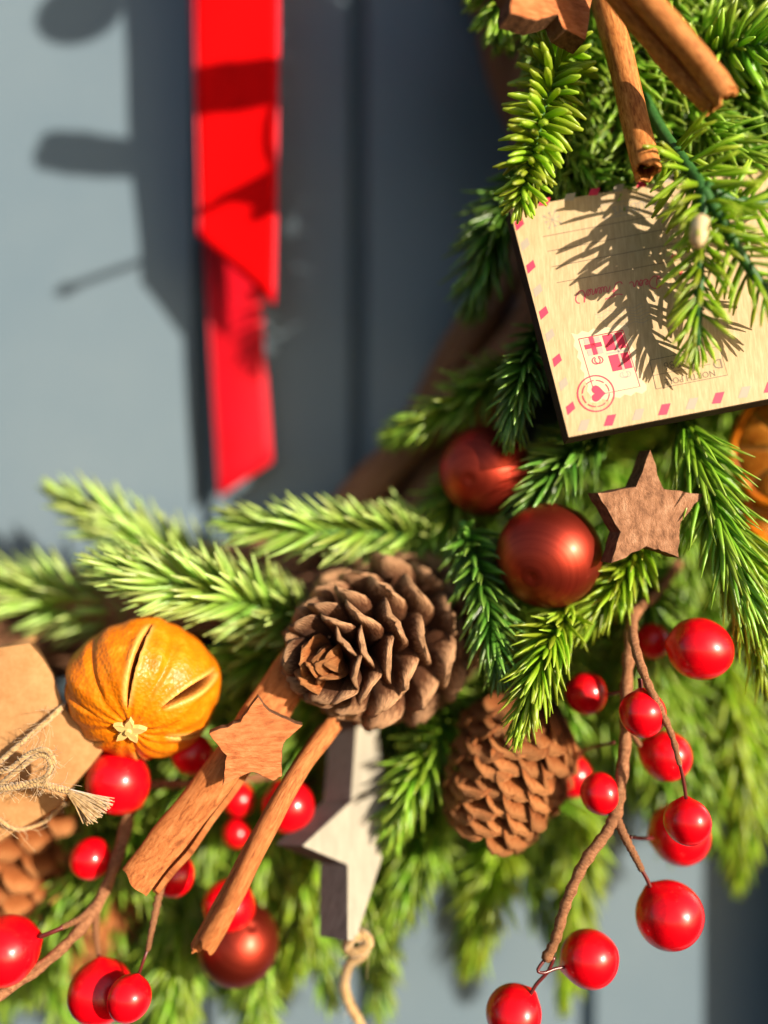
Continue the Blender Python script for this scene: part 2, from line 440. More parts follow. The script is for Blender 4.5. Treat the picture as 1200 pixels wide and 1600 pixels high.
for kind, (sd, rg, bl, wd) in {'stub': (6, 5, True, .75), 'long': (5, 5, False, .6), 'cheap': (4, 4, False, .7)}.items():
    NEED[kind] = [needle_arrays(sd, rg, bd, wd, bl, 50 + k) for k, bd in enumerate((.02, .10, .18, .28))]
MESH = {}
def needle_mesh(kind, var, aspect, mat):
    """shared needle mesh: unit length, width = aspect"""
    key = (kind, var, round(aspect, 2), mat)
    if key not in MESH:
        A, fs, uv = NEED[kind][var]
        me = bpy.data.meshes.new('needle')
        vs = [(a[0] + a[3] * aspect, a[1] + a[4] * aspect, a[2]) for a in A]
        me.from_pydata(vs, [], fs)
        ul = me.uv_layers.new(name='UVMap')
        for lp in me.loops: ul.data[lp.index].uv = uv[lp.vertex_index]
        me.polygons.foreach_set('use_smooth', [True] * len(me.polygons))
        me.materials.append(M[mat]); MESH[key] = me
    return MESH[key]

def needle_list(pts, L, n, q, a0, a1, layout='round', tuft=5, start=.04, jit=8):
    fr = frames(pts); m = len(pts) - 1; out = []
    for i in range(n):
        t = start + (1 - start) * (i + q.random() * .8) / n
        u = min(t * m, m - 1e-4); k = int(u); f = u - k
        p = pts[k].lerp(pts[k + 1], f); T, N, B = fr[k]
        az = i * 2.39996 + q.uniform(-.3, .3)
        if layout == 'flat':   # mostly to both sides and forward
            az = (0 if i % 2 else math.pi) + q.gauss(0, .75)
            az += math.pi / 2
        rad = N * math.cos(az) + B * math.sin(az)
        a = R(a0 + (a1 - a0) * t ** 2 + q.uniform(-jit, jit))
        dr = (T * math.cos(a) + rad * math.sin(a)).normalized()
        ln = L * (1 - .42 * t ** 4) * q.uniform(.8, 1.12) * min(1, .72 + t * 2)
        out.append((p, dr, T, ln))
    T, N, B = fr[-1]
    for i in range(tuft):
        az = i * 2.4; a = R(q.uniform(5, 20))
        out.append((pts[-1], (T * math.cos(a) + (N * math.cos(az) + B * math.sin(az)) * math.sin(a)).normalized(), T, L * q.uniform(.45, .62)))
    return out

def needle_matrix(p, dr, T, ln, q):
    X = T - dr * T.dot(dr)
    if X.length < 1e-3: X = dr.orthogonal()
    X = X.normalized(); Y = dr.cross(X)
    j = q.uniform(-.5, .5)
    X2 = X * math.cos(j) + Y * math.sin(j); Y2 = dr.cross(X2)
    return X2 * ln, Y2 * ln, dr * ln, p

def stuff_needles(mb, lst, kind, aspect, q):
    for p, dr, T, ln in lst:
        A, fs, uv = NEED[kind][q.randrange(4)]
        X, Y, Z, o = needle_matrix(p, dr, T, ln, q)
        Mx = np.array([X, Y, Z])
        loc = np.stack([A[:, 0] + A[:, 3] * aspect, A[:, 1] + A[:, 4] * aspect, A[:, 2]], 1)
        mb.add((loc @ Mx + np.array(o)).tolist(), fs, uv)

GREEN = 'fir sprigs of the wreath'
def sprig(label, stems, L, W, n, mat, kind='long', fine=True, a=(62, 22), layout='round', stem=(5, 3), stem_mat='stem_green', seed=0, jit=8, start=.04, tuft=5, name='fir_sprig'):
    """stems: list of pixel paths [(px,py,d)...]; L, W needle length and width in pixels; n needles per stem"""
    q = random.Random(seed * 13 + 5)
    root = empty(name, P(*stems[0][0]), label, 'fir sprig', GREEN)
    dm = sum(p[2] for p in stems[0]) / len(stems[0])
    Lw, asp = L * S(dm), W / L
    sb = MB(); stf = MB(); cnt = 0
    for si, st in enumerate(stems):
        pts = path(st, 22)
        sb.tube(pts, [S(dm) * (stem[0] + (stem[1] - stem[0]) * i / 21) for i in range(22)], 7)
        nn = n[si] if isinstance(n, (list, tuple)) else n
        lst = needle_list(pts, Lw, nn, q, a[0], a[1], layout, tuft, start, jit)
        if fine:
            for p, dr, T, ln in lst:
                if cnt < 290:
                    X, Y, Z, o = needle_matrix(p, dr, T, ln, q)
                    inst('needle', needle_mesh(kind, q.randrange(4), asp, mat), basis(X, Y, Z, o), root); cnt += 1
                else: stuff_needles(stf, [(p, dr, T, ln)], 'cheap', asp, q)
        else: stuff_needles(stf, lst, 'cheap', asp, q)
    sb.build('stem', M[stem_mat], root)
    if stf.v:
        o = stf.build('needles', M[mat], root); o['kind'] = 'stuff'
    return root

# sprigs in focus
sprig('bright stubby needled sprig pointing down beside the top left corner of the postcard plaque',
      [[(880, 70, .062), (862, 130, .068), (838, 220, .072), (812, 312, .074)]], 66, 12.9, 156, 'bright', 'stub', a=(94, 44), seed=1)
env = sprig('bright forked sprig with thick green stem hanging over the postcard plaque',
      [[(985, 110, .052), (1030, 200, .066), (1075, 262, .0760), (1097, 300, .0805), (1094, 380, .0805), (1092, 470, .0805), (1088, 540, .0795)],
       [(1097, 296, .0805), (1128, 345, .0815), (1165, 410, .0815), (1215, 480, .0805)],
       [(1100, 292, .0805), (1140, 312, .0795), (1190, 318, .0785), (1260, 312, .0775)]], 80, 10, [120, 46, 38], 'bright', 'stub', a=(82, 36), layout='flat', stem=(11, 6.5), seed=2, start=.2)
mb = MB(); mb.tube(path([(1096, 336, .0870), (1094, 350, .0870), (1091, 372, .0870), (1090, 388, .0870)], 8), [S(.09) * v for v in (5, 13, 15, 14, 14, 13, 10, 4)], 9)
mb.build('bud', noise_mat('papery_bud', [(0.42, 0.14, 0.08), (0.60, 0.45, 0.25), (0.66, 0.56, 0.36)], 300, 0.5), env)
sprig('stubby needled sprig reaching right behind the double cinnamon stick',
      [[(1050, 70, .05), (1110, 82, .058), (1170, 72, .064), (1260, 60, .066)]], 76, 12.04, 104, 'fresh', 'stub', a=(80, 46), seed=3)
sprig('upright fir sprig tip between the two top cinnamon sticks',
      [[(1040, 150, .045), (1030, 70, .05), (1050, 0, .054), (1080, -80, .056)]], 70, 11.18, 91, 'fresh', 'stub', a=(74, 40), seed=31)
sprig('dark glossy sprig hanging down at the right edge below the double cinnamon stick',
      [[(1190, 60, .045), (1170, 130, .052), (1165, 210, .056), (1160, 270, .056)]], 69, 10.32, 140, 'dark', 'long', a=(50, 20), seed=4)
sprig('glossy sprig lying above the top edge of the postcard plaque',
      [[(1010, 110, .05), (1080, 180, .058), (1150, 235, .062), (1230, 262, .062)]], 72, 10.32, 140, 'fresh', 'long', a=(58, 26), seed=5)
sprig('shaded sprig hanging behind the single cinnamon stick',
      [[(930, 30, .035), (925, 120, .044), (915, 210, .05), (905, 290, .05)]], 74, 9.804, 171, 'dark', 'long', a=(56, 24), seed=6)
sprig('dark sprig pointing down to the left edge of the postcard plaque',
      [[(860, 500, .05), (832, 550, .057), (812, 610, .061), (800, 668, .062)]], 74, 9.288, 156, 'dark', 'long', a=(50, 18), seed=7)
sprig('dark sprig under the postcard plaque fanning out behind the upper bauble',
      [[(960, 660, .045), (905, 700, .052), (860, 745, .056), (836, 790, .056)]], 94, 9.288, 140, 'dark', 'long', a=(46, 20), seed=8)
sprig('long needled green sprig hanging below the postcard plaque right of the small brown star',
      [[(1060, 640, .058), (1088, 710, .062), (1120, 800, .065), (1150, 900, .066), (1170, 960, .066)]], 110, 9.288, 234, 'fresh', 'long', a=(44, 20), seed=9)
sprig('long needled bright sprig along the right edge above the berries',
      [[(1130, 800, .055), (1165, 880, .06), (1180, 970, .062), (1205, 1060, .062)]], 103, 9.288, 171, 'bright', 'long', a=(40, 18), seed=10)
sprig('bright sprig behind the small brown star pointing down left',
      [[(1010, 820, .052), (985, 880, .058), (950, 930, .06), (915, 972, .06)]], 78, 9.288, 140, 'bright', 'long', a=(48, 22), seed=11)
sprig('deep green sprig hanging between the pinecone and the lower bauble',
      [[(720, 815, .048), (745, 880, .056), (765, 970, .061), (778, 1045, .063)]], 76, 10.32, 187, 'dark', 'long', a=(60, 24), seed=12)
sprig('bright frosted sprig hanging below the lower bauble over the second pinecone',
      [[(905, 930, .052), (870, 985, .063), (840, 1050, .068), (815, 1125, .070)]], 83, 10.32, 187, 'bright', 'long', a=(46, 20), seed=13)
sprig('green sprig between the grey star and the hanging pinecone',
      [[(715, 1110, .036), (680, 1160, .045), (640, 1230, .05), (612, 1300, .05)]], 74, 11.352, 156, 'fresh', 'long', a=(58, 24), seed=14)
# softer sprigs behind
sprig('dark sprig poking out left of the postcard plaque against the door',
      [[(850, 250, .046), (800, 318, .050), (765, 390, .050), (742, 465, .047)]], 90, 10.879, 178, 'dark', fine=False, a=(50, 22), seed=15)
sprig('dark green sprig over the vine ring pointing left above the upper bauble',
      [[(830, 560, .034), (760, 600, .042), (690, 645, .044), (628, 678, .042)]], 76, 8.901, 195, 'mass', fine=False, a=(50, 22), seed=16)
sprig('yellow green sprig lying level above the pinecone and pointing left',
      [[(700, 850, .032), (600, 832, .044), (480, 830, .05), (372, 818, .048)]], 88, 10.879, 210, 'pale', fine=True, a=(50, 24), layout='flat', seed=17)
sprig('soft pale sprig rising left against the door above the orange fruit',
      [[(400, 950, .022), (300, 890, .032), (200, 830, .036), (112, 782, .036)]], 93, 11.868, 243, 'pale', fine=False, a=(52, 24), seed=18)
sprig('bright pale sprig pointing left just above the orange fruit',
      [[(520, 985, .036), (400, 945, .048), (290, 915, .055), (178, 888, .057)]], 102, 11.868, 243, 'pale', fine=True, a=(52, 24), layout='flat', seed=19)
sprig('green sprig at the left edge above the kraft parcel',
      [[(240, 960, .022), (140, 945, .03), (30, 925, .034), (-80, 900, .034)]], 98, 11.868, 195, 'pale', fine=False, a=(54, 28), seed=20)
sprig('shaded sprig between the orange fruit and the pinecone',
      [[(480, 990, .03), (430, 1010, .036), (370, 1040, .04), (320, 1070, .04)]], 98, 10.879, 145, 'mass', fine=False, a=(46, 22), seed=21)
sprig('blurred sprig hanging below the green sprig beside the grey star',
      [[(690, 1230, .022), (665, 1290, .03), (640, 1360, .034), (618, 1430, .034)]], 85, 10.879, 178, 'fresh', fine=False, a=(50, 20), seed=22)
sprig('blurred sprig below the hanging pinecone',
      [[(790, 1270, .02), (775, 1340, .028), (755, 1420, .03), (735, 1490, .028)]], 90, 10.879, 178, 'bright', fine=False, a=(44, 18), seed=23)
sprig('blurred sprig hanging behind the curved berry stem',
      [[(900, 1200, .018), (900, 1300, .024), (895, 1420, .026), (885, 1545, .024)]], 88, 10.879, 227, 'bright', fine=False, a=(42, 18), seed=24)
sprig('blurred sprig hanging right of the berries at the lower right edge',
      [[(1130, 1010, .025), (1150, 1120, .03), (1160, 1240, .03), (1150, 1350, .028)]], 98, 10.879, 243, 'bright', fine=False, a=(42, 18), seed=25)
sprig('blurred sprig behind the two overlapping berries on the right branch',
      [[(1040, 1010, .02), (1060, 1100, .026), (1085, 1200, .028), (1100, 1290, .026)]], 98, 10.879, 210, 'fresh', fine=False, a=(44, 20), seed=26)
sprig('yellowish sprig hanging left of the grey star over the door',
      [[(490, 1270, .02), (480, 1350, .028), (465, 1440, .032), (450, 1525, .030)]], 81, 10.879, 195, 'bright', fine=False, a=(44, 18), seed=27)
sprig('small green sprig tip beside the knotted twine',
      [[(570, 1370, .022), (580, 1420, .028), (588, 1470, .03), (592, 1520, .028)]], 68, 10.879, 130, 'fresh', fine=False, a=(44, 18), seed=28)
sprig('blurred sprig hanging at the bottom between the berries and the cinnamon bark',
      [[(300, 1370, .02), (285, 1450, .028), (270, 1540, .032), (255, 1640, .032)]], 95, 11.868, 210, 'fresh', fine=False, a=(46, 20), seed=29)
sprig('blurred sprig at the bottom left edge behind the berry stem',
      [[(150, 1330, .02), (90, 1400, .028), (30, 1470, .03), (-30, 1530, .028)]], 98, 11.868, 210, 'fresh', fine=False, a=(48, 22), seed=30)
sprig('small blurred sprig between the berries left of the cinnamon bark',
      [[(250, 1240, .026), (220, 1290, .034), (170, 1360, .036), (120, 1430, .034)]], 85, 10.879, 145, 'mass', fine=False, a=(52, 24), seed=32)
sprig('blurred sprig between the two lower cinnamon pieces',
      [[(430, 1200, .02), (420, 1290, .028), (400, 1380, .03), (385, 1450, .028)]], 81, 10.879, 145, 'fresh', fine=False, a=(50, 24), seed=33)
sprig('dark sprig between the upper bauble and the vine ring',
      [[(760, 720, .03), (720, 770, .036), (680, 820, .038), (640, 850, .036)]], 85, 9.89, 162, 'mass', fine=False, a=(50, 24), seed=34)
sprig('sprig drooping behind the small brown star towards the berries',
      [[(1000, 850, .036), (1010, 930, .042), (1010, 1010, .044), (990, 1090, .042)]], 90, 9.89, 162, 'mass', fine=False, a=(46, 22), seed=35)
sprig('small sprig above the left edge of the vine ring at the top',
      [[(800, -120, .05), (790, -60, .054), (785, 0, .056), (782, 40, .056)]], 73, 9.89, 113, 'fresh', 'stub', fine=True, a=(60, 26), seed=36)

# the deep foliage that reads as one mass behind the sprigs
q = random.Random(99)
mass = MB(); stems = MB()
def mass_sprig(base, dv, ln, n_=100, L=.0138):
    pts = [base + dv * ln * t - Vector((0, 0, .010 * t * t)) for t in (0, .2, .4, .6, .8, 1)]
    stems.tube(pts, .0007, 5, 'velvet_back')
    stuff_needles(mass, needle_list(pts, L, n_, q, 58, 26), 'cheap', .145, q)
for i in range(210):
    ang = -124 + 190 * (i + q.random()) / 210
    rad = q.uniform(850, 1180); d0 = q.uniform(.004, .030)
    base = on_ring(rad, ang, d0)
    out = Vector((math.cos(R(ang)), 0, math.sin(R(ang))))
    ta = R(ang + q.choice((-1, -1, 1)) * q.uniform(10, 100))
    dv = Vector((math.cos(ta), -q.uniform(.0, .35), math.sin(ta)))
    if dv.dot(out) < 0: dv -= out * dv.dot(out) * 1.1
    mass_sprig(base, dv, q.uniform(.03, .05) * (.75 if rad > 1080 else 1))
for i in range(90):    # sprigs hanging below the lower right of the ring
    ang = q.uniform(-112, -18)
    base = on_ring(q.uniform(980, 1230 if ang > -75 else 1120), ang, q.uniform(.008, .030))
    ta = R(-90 + q.uniform(-30, 30) + (ang + 90) * .25)
    mass_sprig(base, Vector((math.cos(ta), -q.uniform(.0, .15), math.sin(ta))), q.uniform(.03, .046))
for i in range(120):    # fuller growth on the right hand side of the ring
    ang = q.uniform(-16, 46)
    base = on_ring(q.uniform(850, 1250), ang, q.uniform(.020, .050))
    ta = R(ang + q.uniform(-140, 40))
    mass_sprig(base, Vector((math.cos(ta) + .3, -q.uniform(-.1, .3), math.sin(ta))), q.uniform(.026, .04))
for i in range(80):    # crowded sprigs under the cinnamon and behind the plaque
    ang = q.uniform(-4, 46)
    base = on_ring(q.uniform(800, 1100), ang, q.uniform(.034, .048))
    ta = R(ang - 90 + q.uniform(-50, 70))
    dv = Vector((math.cos(ta) + .25, -q.uniform(.0, .25), math.sin(ta)))
    mass_sprig(base, dv, q.uniform(.026, .038))
for gx in range(760, 1160, 42):
    for gy in range(-360, 260, 76):
        if gx < 842 and gy > -140: continue
        dd_ = q.uniform(.050, .058)
        ta = R(-90 + q.uniform(-8 if gx < 900 else -45, 55))
        mass_sprig(P(gx + q.uniform(-15, 25), gy + q.uniform(-30, 30), dd_), Vector((math.cos(ta), q.uniform(-.08, .15), math.sin(ta))), q.uniform(.018, .028), 80, .0115)
dm_ = mass.build('background_foliage', M['mass'], None, origin=rc)
tag(dm_, 'deep green mass of fir needles filling the wreath behind the sprigs', 'foliage', None, 'stuff')
sm_ = stems.build('twig_mass', M['stem_brown'], dm_)

# ------------------------------------------------------------------ postcard plaque
TL, BL, TR = P(795, 326, .0655), P(888, 684, .0775), P(1330, 224, .0605)
ev = (BL - TL); Hh = ev.length; ev.normalize()
eu = (TR - TL); eu = (eu - ev * eu.dot(ev)); Ww = eu.length; eu.normalize()
nrm = eu.cross(ev).normalized()
if nrm.y > 0: nrm = -nrm
plq = empty('postcard_plaque', TL + eu * Ww / 2 + ev * Hh / 2, 'pale wooden postcard plaque with red and grey striped border under the forked sprig', 'plaque')
th = 0.0046
mb = MB(); mb.prism([TL - nrm * .0002, TL + eu * Ww - nrm * .0002, TL + eu * Ww + ev * Hh - nrm * .0002, TL + ev * Hh - nrm * .0002], -nrm * th)
mb.build('board', M['burnt'], plq, smooth=False, bevel=.0002, segs=1)
mb = MB(); e = .00012
mb.prism([TL + eu * e + ev * e, TL + eu * (Ww - e) + ev * e, TL + eu * (Ww - e) + ev * (Hh - e), TL + eu * e + ev * (Hh - e)], -nrm * .00021)
mb.build('face_veneer', M['plywood'], plq, smooth=False)
CAM = Vector((0, -D, Z0))
def onp(px, py, lift=.00004):
    dr = P(px, py, 0) - CAM
    t = (TL - CAM).dot(nrm) / dr.dot(nrm)
    return CAM + dr * t + nrm * lift
def ink_poly(mb, pts, lift=.00004):
    n_ = len(pts); mb.add([onp(x, y, lift) for x, y in pts], [tuple(range(n_))])
def ink_line(mb, pts, w_, lift=.00005, closed=False):
    pts = [Vector(p) for p in pts]
    if closed: pts = pts + [pts[0], pts[1]]
    L_ = []; Rr = []
    for i in range(len(pts)):
        t = (pts[min(i + 1, len(pts) - 1)] - pts[max(0, i - 1)]); t = t.normalized() if t.length else Vector((1, 0))
        nn = Vector((-t.y, t.x)) * w_ / 2
        L_.append(pts[i] + nn); Rr.append(pts[i] - nn)
    k = len(pts)
    mb.add([onp(*p, lift) for p in L_ + Rr], [(i, i + 1, k + i + 1, k + i) for i in range(k - 1)])
def inkb(mb, name, mat, parent=plq): return mb.build(name, M[mat], parent, smooth=False)
def stripe(cx_, cy_, pts, mat):
    mb = MB(); ink_poly(mb, [(cx_ + a, cy_ + b_) for a, b_ in pts], .00004); inkb(mb, 'border_stripe', mat)
SL = [(-6, -1), (5, -10), (9, 1), (-3, 12)]
for x_, y_ in ((810, 349), (828, 416), (848, 488), (869, 562), (890, 637)): stripe(x_, y_, SL, 'ink_red')
for x_, y_ in ((819, 381), (839, 453), (858, 523), (879, 599)): stripe(x_, y_, SL, 'ink_grey')
ST = [(-9, 6), (-5, -5), (10, -7), (6, 5)]
for x_, y_ in ((850, 316), (928, 300), (1003, 287), (1080, 272)): stripe(x_, y_, ST, 'ink_red')
for x_, y_ in ((890, 308), (966, 294), (1042, 280)): stripe(x_, y_, ST, 'ink_grey')
SB = [(-10, 9), (-4, -8), (10, -10), (4, 8)]
for x_, y_ in ((953, 657), (1038, 640), (1122, 622), (1203, 605)): stripe(x_, y_, SB, 'ink_red')
for x_, y_ in ((912, 665), (997, 648), (1081, 631), (1163, 613)): stripe(x_, y_, SB, 'ink_grey')
for x_, y_, x2 in ((848, 370, 1190), (855, 393, 1195), (862, 417, 1200), (870, 442, 1205)):
    mb = MB(); ink_line(mb, [(x_ + (x2 - x_) * i / 6, y_ - .188 * (x2 - x_) * i / 6) for i in range(7)], 1.1); inkb(mb, 'writing_line', 'ink_dark')
mb = MB()
for k in range(4):
    a = R(20 + 45 * k); r_ = 17 if k % 2 == 0 else 13
    ink_line(mb, [(863 - r_ * math.cos(a), 343 - r_ * math.sin(a)), (863 + r_ * math.cos(a), 343 + r_ * math.sin(a))], 1)
    for s in (-1, 1):
        for dd in (-.5, .5):
            c_ = Vector((863 + s * .65 * r_ * math.cos(a), 343 + s * .65 * r_ * math.sin(a)))
            ink_line(mb, [c_, c_ + Vector((math.cos(a + dd), math.sin(a + dd))) * s * 4.5], .9)
inkb(mb, 'snowflake_print', 'ink_grey')
def text(txt, size, org, ax, ay, mat, lift=.00006, width=1.0):
    cu = bpy.data.curves.new('lettering', 'FONT'); cu.body = txt; cu.size = 1; cu.resolution_u = 2
    ob = bpy.data.objects.new('lettering', cu); C.objects.link(ob)
    dg = bpy.context.evaluated_depsgraph_get()
    me = bpy.data.meshes.new_from_object(ob.evaluated_get(dg))
    C.objects.unlink(ob); bpy.data.objects.remove(ob)
    mb = MB()
    mb.add([onp(org[0] + ax[0] * v_.co.x * size * width + ay[0] * v_.co.y * size, org[1] + ax[1] * v_.co.x * size * width + ay[1] * v_.co.y * size, lift) for v_ in me.vertices],
           [tuple(p.vertices) for p in me.polygons])
    bpy.data.meshes.remove(me)
    return inkb(mb, 'lettering', mat)
AX, AY = Vector((-.983, .185)), Vector((.22, .975))    # the card hangs upside down
mb = MB(); ink_line(mb, [(938, 321), (944, 342), (1085, 316), (1079, 296)], 1.1, closed=True); inkb(mb, 'postmark_frame', 'ink_grey')
text('HOLIDAYS', 19, (1032, 309), AX, AY, 'ink_grey', width=.86)
mb = MB(); ink_line(mb, [(1015, 563), (1025, 608), (1137, 586), (1124, 541)], 1.3, closed=True); ink_line(mb, [(1020, 587), (1110, 569)], 1.0); inkb(mb, 'postmark_frame', 'ink_dark')
text('NORTH POLE', 14, (1117, 578), AX, AY, 'ink_dark', width=.95)
text('986', 18, (1062, 562), AX, AY, 'ink_dark')
text('D', 22, (1128, 560), AX, AY, 'ink_dark')
# handwriting, upright coordinates (x right, y up) turned upside down on the card
script = [
    [(0, 10), (5, 16), (13, 17), (19, 12), (18, 4), (10, -2), (2, 0), (0, 3), (5, 2)], [(9, 18), (8, 8), (5, 0)],
    [(20, 2), (24, 5), (25, 8), (22, 8), (21, 3), (24, 0), (29, 3), (34, 8), (31, 8), (29, 3), (32, 0), (36, 8), (36, 2), (38, 0), (42, 7), (44, 8), (44, 2), (47, 0), (50, 2)],
    [(64, 17), (72, 15), (80, 17), (92, 19)], [(78, 17), (75, 6), (70, -2), (63, -3), (61, 1)], [(70, 8), (80, 9)],
    [(80, 0), (84, 7), (87, 8), (86, 2), (89, 0), (92, 8), (91, 1), (94, 0), (98, 5), (99, 8), (96, 8), (95, 2), (99, 0), (104, 8), (103, 0), (107, 7), (110, 8), (109, 1), (112, 0),
     (118, 8), (114, 7), (112, 2), (116, 0), (121, 8), (125, 18), (122, 4), (125, -1), (132, 2), (137, 10), (136, 16), (132, 18)]]
mb = MB()
for st in script:
    pts = catmull([Vector((a, b_, 0)) for a, b_ in st], len(st) * 5)
    ink_line(mb, [Vector((1032, 432)) + AX * p.x + AY * p.y * 1.0 for p in pts], 1.5, .00008)
inkb(mb, 'handwriting', 'ink_pink')
mb = MB()
for hx, hy in ((1053, 402), (1062, 425)):
    ink_poly(mb, [(hx - 5, hy), (hx - 2, hy - 4), (hx, hy - 1), (hx + 3, hy - 5), (hx + 5, hy - 1), (hx + 1, hy + 6)], .00009)
inkb(mb, 'heart_print', 'ink_red')
# stamp
st_c = [(904, 530), (973, 516), (1000, 604), (930, 618)]
def stq(u, v): # u along the top edge, v down
    a = Vector(st_c[0]).lerp(Vector(st_c[1]), u); b_ = Vector(st_c[3]).lerp(Vector(st_c[2]), u); return a.lerp(b_, v)
sc_pts = []
for i in range(10): sc_pts.append(stq(-.12 + 1.24 * i / 10, -.1 + (.02 if i % 2 else -.03)))
for i in range(12): sc_pts.append(stq(1.12 + (.03 if i % 2 else -.03), -.1 + 1.2 * i / 12))
for i in range(10): sc_pts.append(stq(1.12 - 1.24 * i / 10, 1.1 + (.03 if i % 2 else -.02)))
for i in range(12): sc_pts.append(stq(-.12 + (.03 if i % 2 else -.03), 1.1 - 1.2 * i / 12))
mb = MB(); ink_poly(mb, sc_pts, .00003); stamp = inkb(mb, 'stamp', 'ink_pale')
mb = MB(); ink_line(mb, st_c, 1.5, .00006, closed=True); inkb(mb, 'stamp_frame', 'ink_red', stamp)
mb = MB()
for u0, u1, v0, v1 in ((.52, .74, .02, .30), (.80, .97, .02, .30), (.52, .74, .38, .66), (.80, .97, .38, .66)): ink_poly(mb, [stq(u0, v0), stq(u1, v0), stq(u1, v1), stq(u0, v1)], .00007)
for u0, u1, v0, v1 in ((.22, .32, .0, .32), (.08, .46, .12, .20)): ink_poly(mb, [stq(u0, v0), stq(u1, v0), stq(u1, v1), stq(u0, v1)], .00009)
for s in (-1, 1): ink_line(mb, [stq(.27 + s * (.03 + .09 * math.sin(t)) , .36 + .06 * (1 - math.cos(t))) for t in np.linspace(0, 5.5, 12)], 1.6, .00009)
inkb(mb, 'gift_print', 'ink_red', stamp)
mb = MB()
for u0, u1, v0, v1 in ((.10, .21, .02, .11), (.33, .45, .02, .11), (.10, .21, .21, .32), (.33, .45, .21, .32)): ink_poly(mb, [stq(u0, v0), stq(u1, v0), stq(u1, v1), stq(u0, v1)], .00007)
ink_line(mb, [stq(.77, .02), stq(.77, .68)], 3, .00006); ink_line(mb, [stq(.5, .34), stq(.98, .34)], 3, .00006)
for s in (-1, 1): ink_line(mb, [stq(.77 + s * (.03 + .09 * math.sin(t)), .70 + .05 * (1 - math.cos(t))) for t in np.linspace(0, 5.5, 12)], 1.8, .00006)
inkb(mb, 'gift_print', 'stamp_grey', stamp)
circ = lambda cx_, cy_, r_, k=40, a0=0, a1=360: [(cx_ + r_ * math.cos(R(a0 + (a1 - a0) * i / k)), cy_ + r_ * .98 * math.sin(R(a0 + (a1 - a0) * i / k))) for i in range(k + 1)]
mb = MB(); ink_line(mb, circ(931, 615, 28.5), 2.0, .0001)
for k in range(8): ink_line(mb, circ(931, 615, 21, 6, k * 45, k * 45 + 36), 1.5, .0001)
ha = R(200)
hp = []
for i in range(28):
    t = 2 * math.pi * i / 28
    hx, hy = .8 * 16 * math.sin(t) ** 3, -.8 * (13 * math.cos(t) - 5 * math.cos(2 * t) - 2 * math.cos(3 * t) - math.cos(4 * t))
    hp.append((934 + (hx * math.cos(ha + 1.2) - hy * math.sin(ha + 1.2)), 615 + (hx * math.sin(ha + 1.2) + hy * math.cos(ha + 1.2))))
c_ = len(mb.v); mb.add([onp(934, 615, .0001)] + [onp(*p, .0001) for p in hp], [(0, i + 1, (i + 1) % 28 + 1) for i in range(28)])
inkb(mb, 'heart_postmark', 'ink_red')
mb = MB()
for k in range(6):
    ink_line(mb, [(930 + 75 * i / 14 + k * 3.2, 505 + k * 4.6 - .2 * 75 * i / 14 - 14 + 2.2 * math.sin(i * 1.3)) for i in range(15)], .8, .00004)
inkb(mb, 'postmark_waves', 'ink_grey')

# ------------------------------------------------------------------ wooden stars
def star(name, label, outline, d, thick, face, edge, tilt=(0, 0), jag=0.0, seed=1, skew=(0, 0)):
    """outline in pixels; d at its centre; tilt = extra d per pixel in x and y; skew shifts the rear face"""
    q = random.Random(seed)
    cx_ = sum(p[0] for p in outline) / len(outline); cy_ = sum(p[1] for p in outline) / len(outline)
    pts = []
    n_ = len(outline)
    for i in range(n_):
        a, b_ = Vector(outline[i]), Vector(outline[(i + 1) % n_])
        m_ = 5 if jag else 1
        for k in range(m_):
            p = a.lerp(b_, k / m_) + Vector((q.uniform(-jag, jag), q.uniform(-jag, jag)))
            pts.append(P(p.x, p.y, d + tilt[0] * (p.x - cx_) + tilt[1] * (p.y - cy_)))
    nn = (pts[n_ // 3] - pts[0]).cross(pts[2 * n_ // 3] - pts[0]).normalized()
    if nn.y > 0: nn = -nn
    root = empty(name, P(cx_, cy_, d), label, 'wooden star')
    back = -nn * thick + Vector((skew[0], 0, skew[1]))
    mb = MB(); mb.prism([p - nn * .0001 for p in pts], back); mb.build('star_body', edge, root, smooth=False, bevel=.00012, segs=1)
    mb = MB()
    c_ = sum(pts, Vector()) / len(pts)
    ins = [p + (c_ - p).normalized() * .00015 for p in pts]
    mb.prism(ins, -nn * .00012); mb.build('star_face', face, root, smooth=False)
    return root
star('bark_star', 'small brown bark star hanging under the postcard plaque',
     [(1017, 702), (1036, 764), (1101, 772), (1064, 814), (1060, 872), (1040, 862), (1009, 855), (955, 881), (968, 830), (933, 771), (993, 760)],
     .071, .0042, M['brown_star'], M['star_edge'], (-.00001, .00002), 1.5, 3, skew=(-.001, .0006))
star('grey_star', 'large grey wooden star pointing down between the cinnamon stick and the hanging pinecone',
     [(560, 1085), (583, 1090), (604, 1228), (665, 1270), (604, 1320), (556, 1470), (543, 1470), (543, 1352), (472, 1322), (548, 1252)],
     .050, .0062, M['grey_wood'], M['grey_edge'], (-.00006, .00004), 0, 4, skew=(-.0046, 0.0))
star('bark_star', 'reddish bark star lying across the flat cinnamon bark',
     [(403, 1088), (420, 1112), (473, 1134), (442, 1162), (440, 1214), (428, 1221), (392, 1206), (348, 1228), (353, 1180), (326, 1146), (374, 1128)],
     .071, .003, M['bark_star'], M['star_edge'], (-.00002, 0), 1.2, 5)
star('bark_star', 'orange brown bark star cut by the top of the photo',
     [(797, 20), (800, -10), (760, -60), (830, -65), (862, -130), (890, -60), (950, -50), (926, 0), (915, 62), (880, 45), (872, 22), (838, 33)],
     .080, .0035, M['bark_star'], M['star_edge'], (-.00007, 0), 1.2, 6, skew=(-.0005, -.0015))

